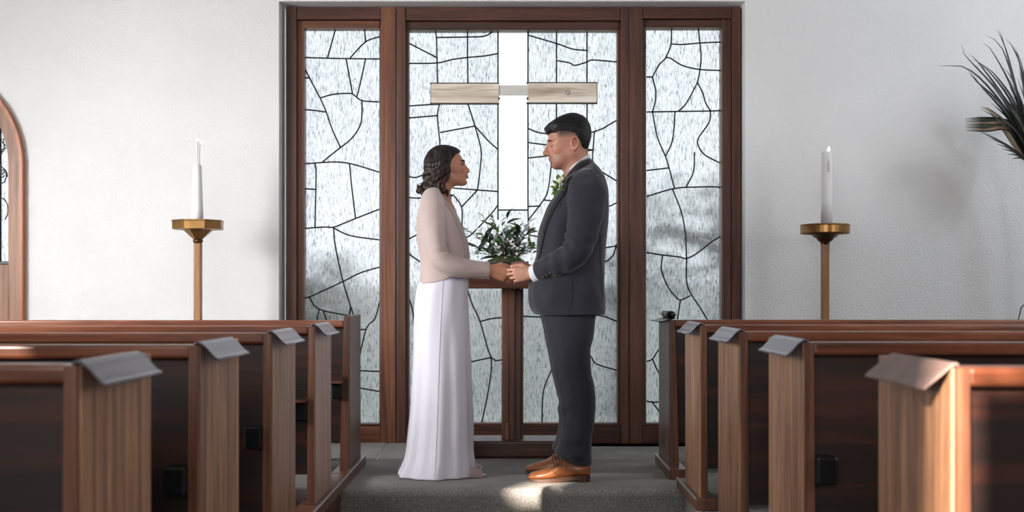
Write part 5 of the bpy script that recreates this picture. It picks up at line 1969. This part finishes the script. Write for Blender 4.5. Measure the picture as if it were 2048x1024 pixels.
def woman():
    base = W(872, 950, DW)
    base = Vector((base.x, DW, 0))
    t = thing('person', 'person in blush jacket and long white dress, looking up and holding hands', 'person', tuple(base))
    w = lambda px, py, dy=0.0: tuple(W(px, py, DW) + Vector((0, dy, 0)))
    ho = W(897.5, 333.5, DW)
    h = Head(tuple(ho), 0.85, 1, math.radians(8))
    xs = np.arange((825 - CX) / sW, (1062 - CX) / sW, 0.0023)
    ys = np.arange(DW - 0.27, DW + 0.27, 0.0026)
    zs = zgrid([(0.01, 0.90, 0.012), (0.90, 1.10, 0.0024), (1.10, 1.385, 0.008), (1.385, 1.67, 0.0021)])
    fd = Field(xs, ys, zs)
    head_field(fd, h, False)
    fd.cone(h.p(-0.026, -0.06), w(878, 396), 0.043, 0.047, 0.03)
    fd.cone(w(878, 398), w(876, 414), 0.045, 0.07, 0.03)
    fd.cone(w(872, 422, -0.10), w(872, 422, 0.10), 0.036, 0.036, 0.04)
    fd.ell(w(882, 450), (0.085, 0.115, 0.13), 0.05)
    fd.ell(w(888, 530), (0.08, 0.11, 0.13), 0.05)
    fd.ell(w(882, 600), (0.10, 0.14, 0.13), 0.05)
    for sd in (-1, 1):
        fd.cone(w(880, 630, 0.075 * sd), w(882, 780, 0.08 * sd), 0.075, 0.05, 0.03)
        fd.cone(w(882, 780, 0.08 * sd), w(880, 915, 0.08 * sd), 0.047, 0.03, 0.02)
        fd.cone(w(884, 932, 0.085 * sd), w(948, 945, 0.085 * sd), 0.022, 0.014, 0.02)
        fd.cone(w(868, 418, 0.14 * sd), w(884, 520, 0.19 * sd), 0.032, 0.027, 0.02)
    nails = []
    near = W(980, 540.5, 5.66)
    fd.cone(w(886, 524, -0.19), tuple(near), 0.027, 0.022, 0.015)
    curl = [(0.10, 0.12, 0.1, 0.10), (0.22, 0.14, 0.1, 0.02), (0.28, 0.16, 0.1, -0.04), (0.34, 0.18, 0.1, -0.10)]
    th = dict(n=1, dirs=[(0.80, 0.55, 0.1), (0.99, -0.02, 0.15), (1.0, -0.10, 0.1)])
    hand_prims(fd, tuple(near), (0.95, -0.03, -0.27), (0.25, -0.15, 1.0), curl, dict(th, n=-1), 0.94, nails)
    farw = W(980, 541, 5.815)
    fd.cone(w(886, 524, 0.19), tuple(farw), 0.027, 0.022, 0.015)
    hand_prims(fd, tuple(farw), (0.95, 0.03, -0.22), (0.25, 0.15, 1.0), curl, dict(th, n=1), 0.94, nails)
    V, Q = fd.mesh(1)
    u, v, wv = h.local(V)
    hd = V[:, 2] > 1.33
    colr = np.tile(np.array(srgb(208, 148, 122)), (len(V), 1))
    colr[V[:, 2] < 1.2] = srgb(178, 122, 96)

    def paint(mask, c):
        mk = np.clip(mask, 0, 1)[:, None]
        colr[:] = colr * (1 - mk) + np.array(c) * mk
    g = lambda a, b, c, ra, rb, rc: np.exp(-(((u - a) / ra) ** 2 + ((v - b) / rb) ** 2 + ((np.abs(wv) - c) / rc) ** 2)) * hd
    paint(0.9 * np.exp(-((v + 0.0745) / 0.0095) ** 2 - ((u - 0.094) / 0.015) ** 2 - (wv / 0.022) ** 2) * hd, srgb(128, 46, 46))
    paint(0.4 * g(0.055, -0.032, 0.045, 0.03, 0.022, 0.03), srgb(206, 124, 104))
    paint(0.55 * g(0.078, 0.004, 0.032, 0.016, 0.010, 0.02), srgb(96, 58, 50))     # darker tone around the eyes
    body = nobj('body', V, Q, 'skin_woman', t, colors=colr)
    for nl in nails:
        nail_obj(nl, 'nail_white', body)
    for sgn in (1, -1):
        P = eye_line(h, sgn, 0.30, 0.02)
        obj('eyelash', *tube(cr(P, 18), [0.0009 + 0.0018 * math.sin(PI * i / 17) for i in range(18)], 6), 'brow_hair', t, True)
        eb = eye_patch(h, sgn, 1.03, -1.0, 1.15, lambda f: (-0.28 + 0.25 * f * f, 0.30 - 0.25 * f * f))
        ew = obj('eye', *eb, 'eye_white', t, True)
        obj('iris', *eye_patch(h, sgn, 1.06, -0.05, 0.75, lambda f: (-0.24 + 0.15 * f * f, 0.27 - 0.12 * f * f)), 'eye_dark', ew, True)
        P = [h.p(0.096 - 0.015 * q * q - 0.004 * q, 0.0205 + 0.004 * q - 0.007 * q * q, sgn * (0.029 + 0.020 * q)) for q in np.linspace(-1, 1, 9)]
        obj('eyebrow', *tube(cr(P, 16), [0.001 + 0.0022 * math.sin(PI * (0.15 + 0.7 * i / 15)) for i in range(16)], 7), 'brow_hair', t, True)
    # hair: smooth crown with centre parting, wavy bob
    out = [(926, 300), (919, 305), (912.5, 311), (908, 317), (904, 324), (901.5, 334), (902.5, 346), (901, 356), (895, 364), (891, 369), (894, 380), (904, 388), (911, 390), (906, 398), (898, 396),
           (888, 391), (878, 390), (862, 392), (847, 396), (836, 392), (830, 382), (835, 370), (841, 357), (846, 345), (845.5, 331), (849, 317), (858, 302), (868, 294), (877, 290), (894, 290.5), (912.5, 295)]
    poly = [(W(a, b, DW).x, W(a, b, DW).z) for a, b in out]
    hf = Field(np.arange(W(826, 0, DW).x, W(930, 0, DW).x, 0.0021), np.arange(DW - 0.125, DW + 0.125, 0.0023), np.arange(W(0, 402, DW).z, W(0, 284, DW).z, 0.0021))
    hf.ell(w(889, 323), (0.102, 0.078, 0.086), 0.001)
    hf.ell(w(870, 340), (0.050, 0.074, 0.075), 0.03)
    for sd in (-1, 1):
        hf.cone(w(893, 326, 0.064 * sd), w(884, 366, 0.066 * sd), 0.018, 0.014, 0.02)
    rr = random.Random(8)
    # wavy locks falling round the sides and back
    for k in range(40):
        side = -1 if k % 2 else 1
        f_ = (k // 2) / 19.0                       # 0 = back of the head, 1 = beside the face
        x0 = 853 + 44 * f_ ** 1.1
        yd = side * (0.012 + 0.070 * math.sin(min(1.0, f_ * 1.25) * PI / 2) - 0.010 * max(0, f_ - 0.7))
        ph = 0.42 * (k // 2) + rr.uniform(-0.25, 0.25)
        amp = rr.uniform(3.0, 4.6)
        y_end = 390 + rr.uniform(-6, 8)
        y_beg = 300 + 14 * abs(f_ - 0.4)
        prev = None
        for q in range(19):
            s_ = q / 18
            py = y_beg + (y_end - y_beg) * s_
            wv_ = max(0.0, s_ - 0.25) / 0.75
            pxx = x0 + 10 * (1 - s_) ** 2 * (1 - f_) - 7 * wv_ * (1 - f_) + amp * wv_ * math.sin(ph + s_ * 10) + 10 * max(0, f_ - 0.75) * 4 * wv_ ** 3
            dy = yd * (0.80 + 0.20 * min(1, 3 * s_) + 0.20 * wv_) + 0.014 * min(1, wv_ * 1.6) * math.cos(ph + s_ * 11.5) * side
            pt = w(pxx, py, dy)
            if prev is not None:
                r_ = 0.0125 - 0.0055 * wv_ ** 2
                hf.cone(prev, pt, r_, r_, 0.005)
            prev = pt
    # curled ends flicking outwards
    for k in range(22):
        side = -1 if k % 3 else 1
        f_ = k / 21.0
        x0 = 842 + 50 * f_
        yd = side * (0.02 + 0.066 * math.sin(min(1.0, f_ * 1.3) * PI / 2))
        sgn_ = -1 if f_ < 0.75 else 1
        r0 = rr.uniform(5.0, 8.0)
        cx_, cy_ = x0 + sgn_ * r0 * 0.6, 376 + rr.uniform(-6, 5)
        prev = None
        for q in range(13):
            a = -0.5 + q * 0.33
            pt = w(cx_ - sgn_ * r0 * math.cos(a) * (1 - 0.015 * q), cy_ + r0 * 1.25 * math.sin(a), yd * 1.05 + side * 0.010 * math.sin(a * 0.8))
            if prev is not None:
                r_ = 0.0085 - 0.0004 * q
                hf.cone(prev, pt, r_, r_, 0.004)
            prev = pt
    hf.clip_poly(poly, 0.004)
    V, Q = hf.mesh(1)
    ctr = np.array(w(886, 330))
    dv = V - ctr
    ang = np.arctan2(dv[:, 0], dv[:, 1])
    low = np.clip((ctr[2] - V[:, 2] + 0.03) / 0.08, 0, 1)
    V += dv / np.linalg.norm(dv, axis=1)[:, None] * (0.0006 * np.sin(ang * 60 + V[:, 2] * 60) + 0.0036 * low * np.sin(V[:, 2] * 150 + 2.0 * np.sin(ang * 4) + ang * 5) + 0.0014 * low * np.sin(ang * 34 + V[:, 2] * 120))[:, None]
    nobj('hair', V, Q, 'hair_brown', t)

    # dress skirt
    xl = [(540, 846), (556, 842), (570, 836), (597, 831), (642, 828), (724, 825), (806, 821), (868, 815), (905, 809), (925, 801), (938, 795), (950, 797)]
    xr = [(540, 936), (556, 936), (585, 936), (642, 938), (704, 940), (806, 943), (888, 944), (933, 947.5), (950, 946)]
    dep = [(540, 0.115), (570, 0.135), (600, 0.155), (642, 0.168), (724, 0.175), (806, 0.185), (888, 0.20), (950, 0.225)]
    sk = Loft(DW, xl, xr, dep, 2.2, 120)

    def sd_(py, a):
        e = max(0.0, (py - 600) / 350)
        x, y = math.cos(a), math.sin(a)
        return e * (0.010 * math.sin(a * 7 + 0.5 + 0.4 * math.sin(py / 90)) + 0.006 * math.sin(a * 13 + 2)) + 0.006 * nz(x * 1.3, py / 160, y * 1.3, 1.6)
    # hem follows the floor: rows are brought down to z = 0 by the near side
    V, Fc = sk.mesh(541, 940, 130, sd_)
    zmin = min(v[2] for v in V)
    ztop_ = max(v[2] for v in V)
    V = [(v[0], v[1], ztop_ - (ztop_ - v[2]) * (ztop_ - 0.004) / (ztop_ - zmin)) for v in V]
    # a small train lifts at the back hem
    d = obj('dress_skirt', V, Fc, 'dress_satin', t, True)
    P = cr([(884.5, 561), (882, 620), (878.5, 704), (875, 830), (872, 920), (870, 952)], 34)
    me = d.data
    sp = []
    for a, b in P:
        z_ = W(a, b, DW - 0.18).z
        X = W(a, b, DW - 0.18).x
        best = min((vv for vv in V if vv[1] < DW), key=lambda vv: (vv[0] - X) ** 2 + (vv[2] - z_) ** 2)
        sp.append((X, best[1] - 0.0006, z_ if z_ > 0.004 else 0.004))
    obj('side_seam', *tube(cr(sp, 50), 0.0016, 5), 'dress_satin', d, True)

    # blush jacket over the bodice
    bl = [(386, 860), (390, 853), (397, 847), (408, 841), (419, 837), (444, 833), (471, 833.5), (505, 838.5), (538, 841), (560, 839), (572, 838)]
    br = [(386, 884), (390, 889), (399, 895), (421, 910), (444, 921), (466, 930), (491, 937), (516, 939.5), (540, 938), (556, 937), (572, 937)]
    bd = [(386, 0.05), (390, 0.072), (397, 0.10), (408, 0.13), (430, 0.148), (480, 0.145), (530, 0.125), (572, 0.14)]
    bk = Loft(DW, bl, br, bd, 2.3, 64)

    def bdisp(py, a):
        return 0.0022 * nz(math.cos(a) * 2, py / 45, math.sin(a) * 2, 1.5)
    V, Fc = bk.mesh(387, 566, 70, bdisp, hem=lambda ux, uy: -16 * max(0, ux + 0.35) + 5 * max(0, -ux - 0.5))
    jo = obj('jacket', V, Fc, 'blush_crepe', t, True)
    for off, mat in ((0.8, 'blush_trim'), (4.5, 'blush_trim'), (7.5, 'blush_trim')):
        P = cr([(893, 399), (910, 421.7), (921, 444), (930, 466.6), (937, 491), (939.5, 516)], 26)
        for sgn in (-1, 1):
            pts = [bk.surf(a - off - 0.6, b + off * 0.25, 0.0005) for a, b in P]
            if sgn > 0:
                pts = [Vector((q.x, 2 * DW - q.y, q.z)) for q in pts]
            obj('front_edge', *tube(pts, 0.0022, 6), mat, jo, True)

    def sleeve(sgn):
        pth = [(872, 388, 0.095, 0.030, 0.030), (869, 398, 0.128, 0.052, 0.038), (868, 415, 0.150, 0.062, 0.047), (869, 440, 0.166, 0.062, 0.049), (874, 470, 0.182, 0.056, 0.048), (879, 500, 0.196, 0.055, 0.047),
               (887, 520, 0.200, 0.054, 0.046), (902, 531, 0.195, 0.052, 0.045), (925, 537, 0.178, 0.048, 0.043), (950, 539, 0.156, 0.043, 0.040), (968, 540, 0.140, 0.040, 0.038), (977.5, 540.5, 0.132, 0.039, 0.037)]
        A = cr([(*(W(a, b, DW) + Vector((0, sgn * c, 0))), d_, e) for a, b, c, d_, e in pth], 64)

        def dd(s_, a):
            el = math.exp(-((s_ - 0.52) / 0.06) ** 2)
            inner = 0.5 - 0.5 * math.cos(a)
            return 0.006 * el * math.sin(s_ * 80 + a) * inner + 0.0035 * nz(s_ * 7, math.cos(a), math.sin(a), 1.5) - 0.012 * math.exp(-((s_ - 0.53) / 0.035) ** 2) * inner ** 3
        V, Fc = tube([tuple(q[:3]) for q in A], A[:, 3], 40, True, (0, 1, 0), A[:, 4], dd)
        o = obj('sleeve', V, Fc, 'blush_crepe', jo, True)
    sleeve(-1)
    sleeve(1)

    # sandals peeping out under the hem
    for Ds, x1 in ((DW - 0.085, 972), (DW + 0.085, 966)):
        T = F / Ds
        X = lambda px: (px - CX) / T
        rings = []
        for x, hw, z1 in cr([(885, 0.022, 0.03), (905, 0.026, 0.016), (930, 0.034, 0.012), (950, 0.040, 0.012), (964, 0.034, 0.012), (x1, 0.012, 0.012)], 22):
            rings.append([(X(x), Ds - hw, 0.002), (X(x), Ds + hw, 0.002), (X(x), Ds + hw, z1), (X(x), Ds - hw, z1)])
        s = obj('sandal', *rings_mesh(rings), 'sandal', t)
        rings = []
        for x, hw, hh in cr([(938, 0.034, 0.046), (946, 0.037, 0.040), (954, 0.037, 0.031), (962, 0.032, 0.022), (966, 0.026, 0.017)], 12):
            rings.append([(X(x), Ds + hw * math.cos(a), 0.010 + hh * math.sin(a)) for a in np.linspace(0, PI, 16)])
        V = [p for r in rings for p in r]
        Fc = [(i * 16 + j, i * 16 + j + 1, (i + 1) * 16 + j + 1, (i + 1) * 16 + j) for i in range(11) for j in range(15)]
        vp = obj('vamp', V, Fc, 'sandal', s, True)
        vp.modifiers.new('th', 'SOLIDIFY').thickness = 0.003
        for x in (946, 955):
            P = [(X(x + 6 * math.sin(a)), Ds + 0.0385 * math.cos(a), 0.010 + (0.041 - (x - 946) * 0.0012) * math.sin(a)) for a in np.linspace(0, PI, 14)]
            obj('strap', *tube(P, 0.0022, 6, True, (1, 0, 0), 0.004), 'sandal', s, True)


woman()

for o in scene.objects:
    if '_base' in o:
        del o['_base']
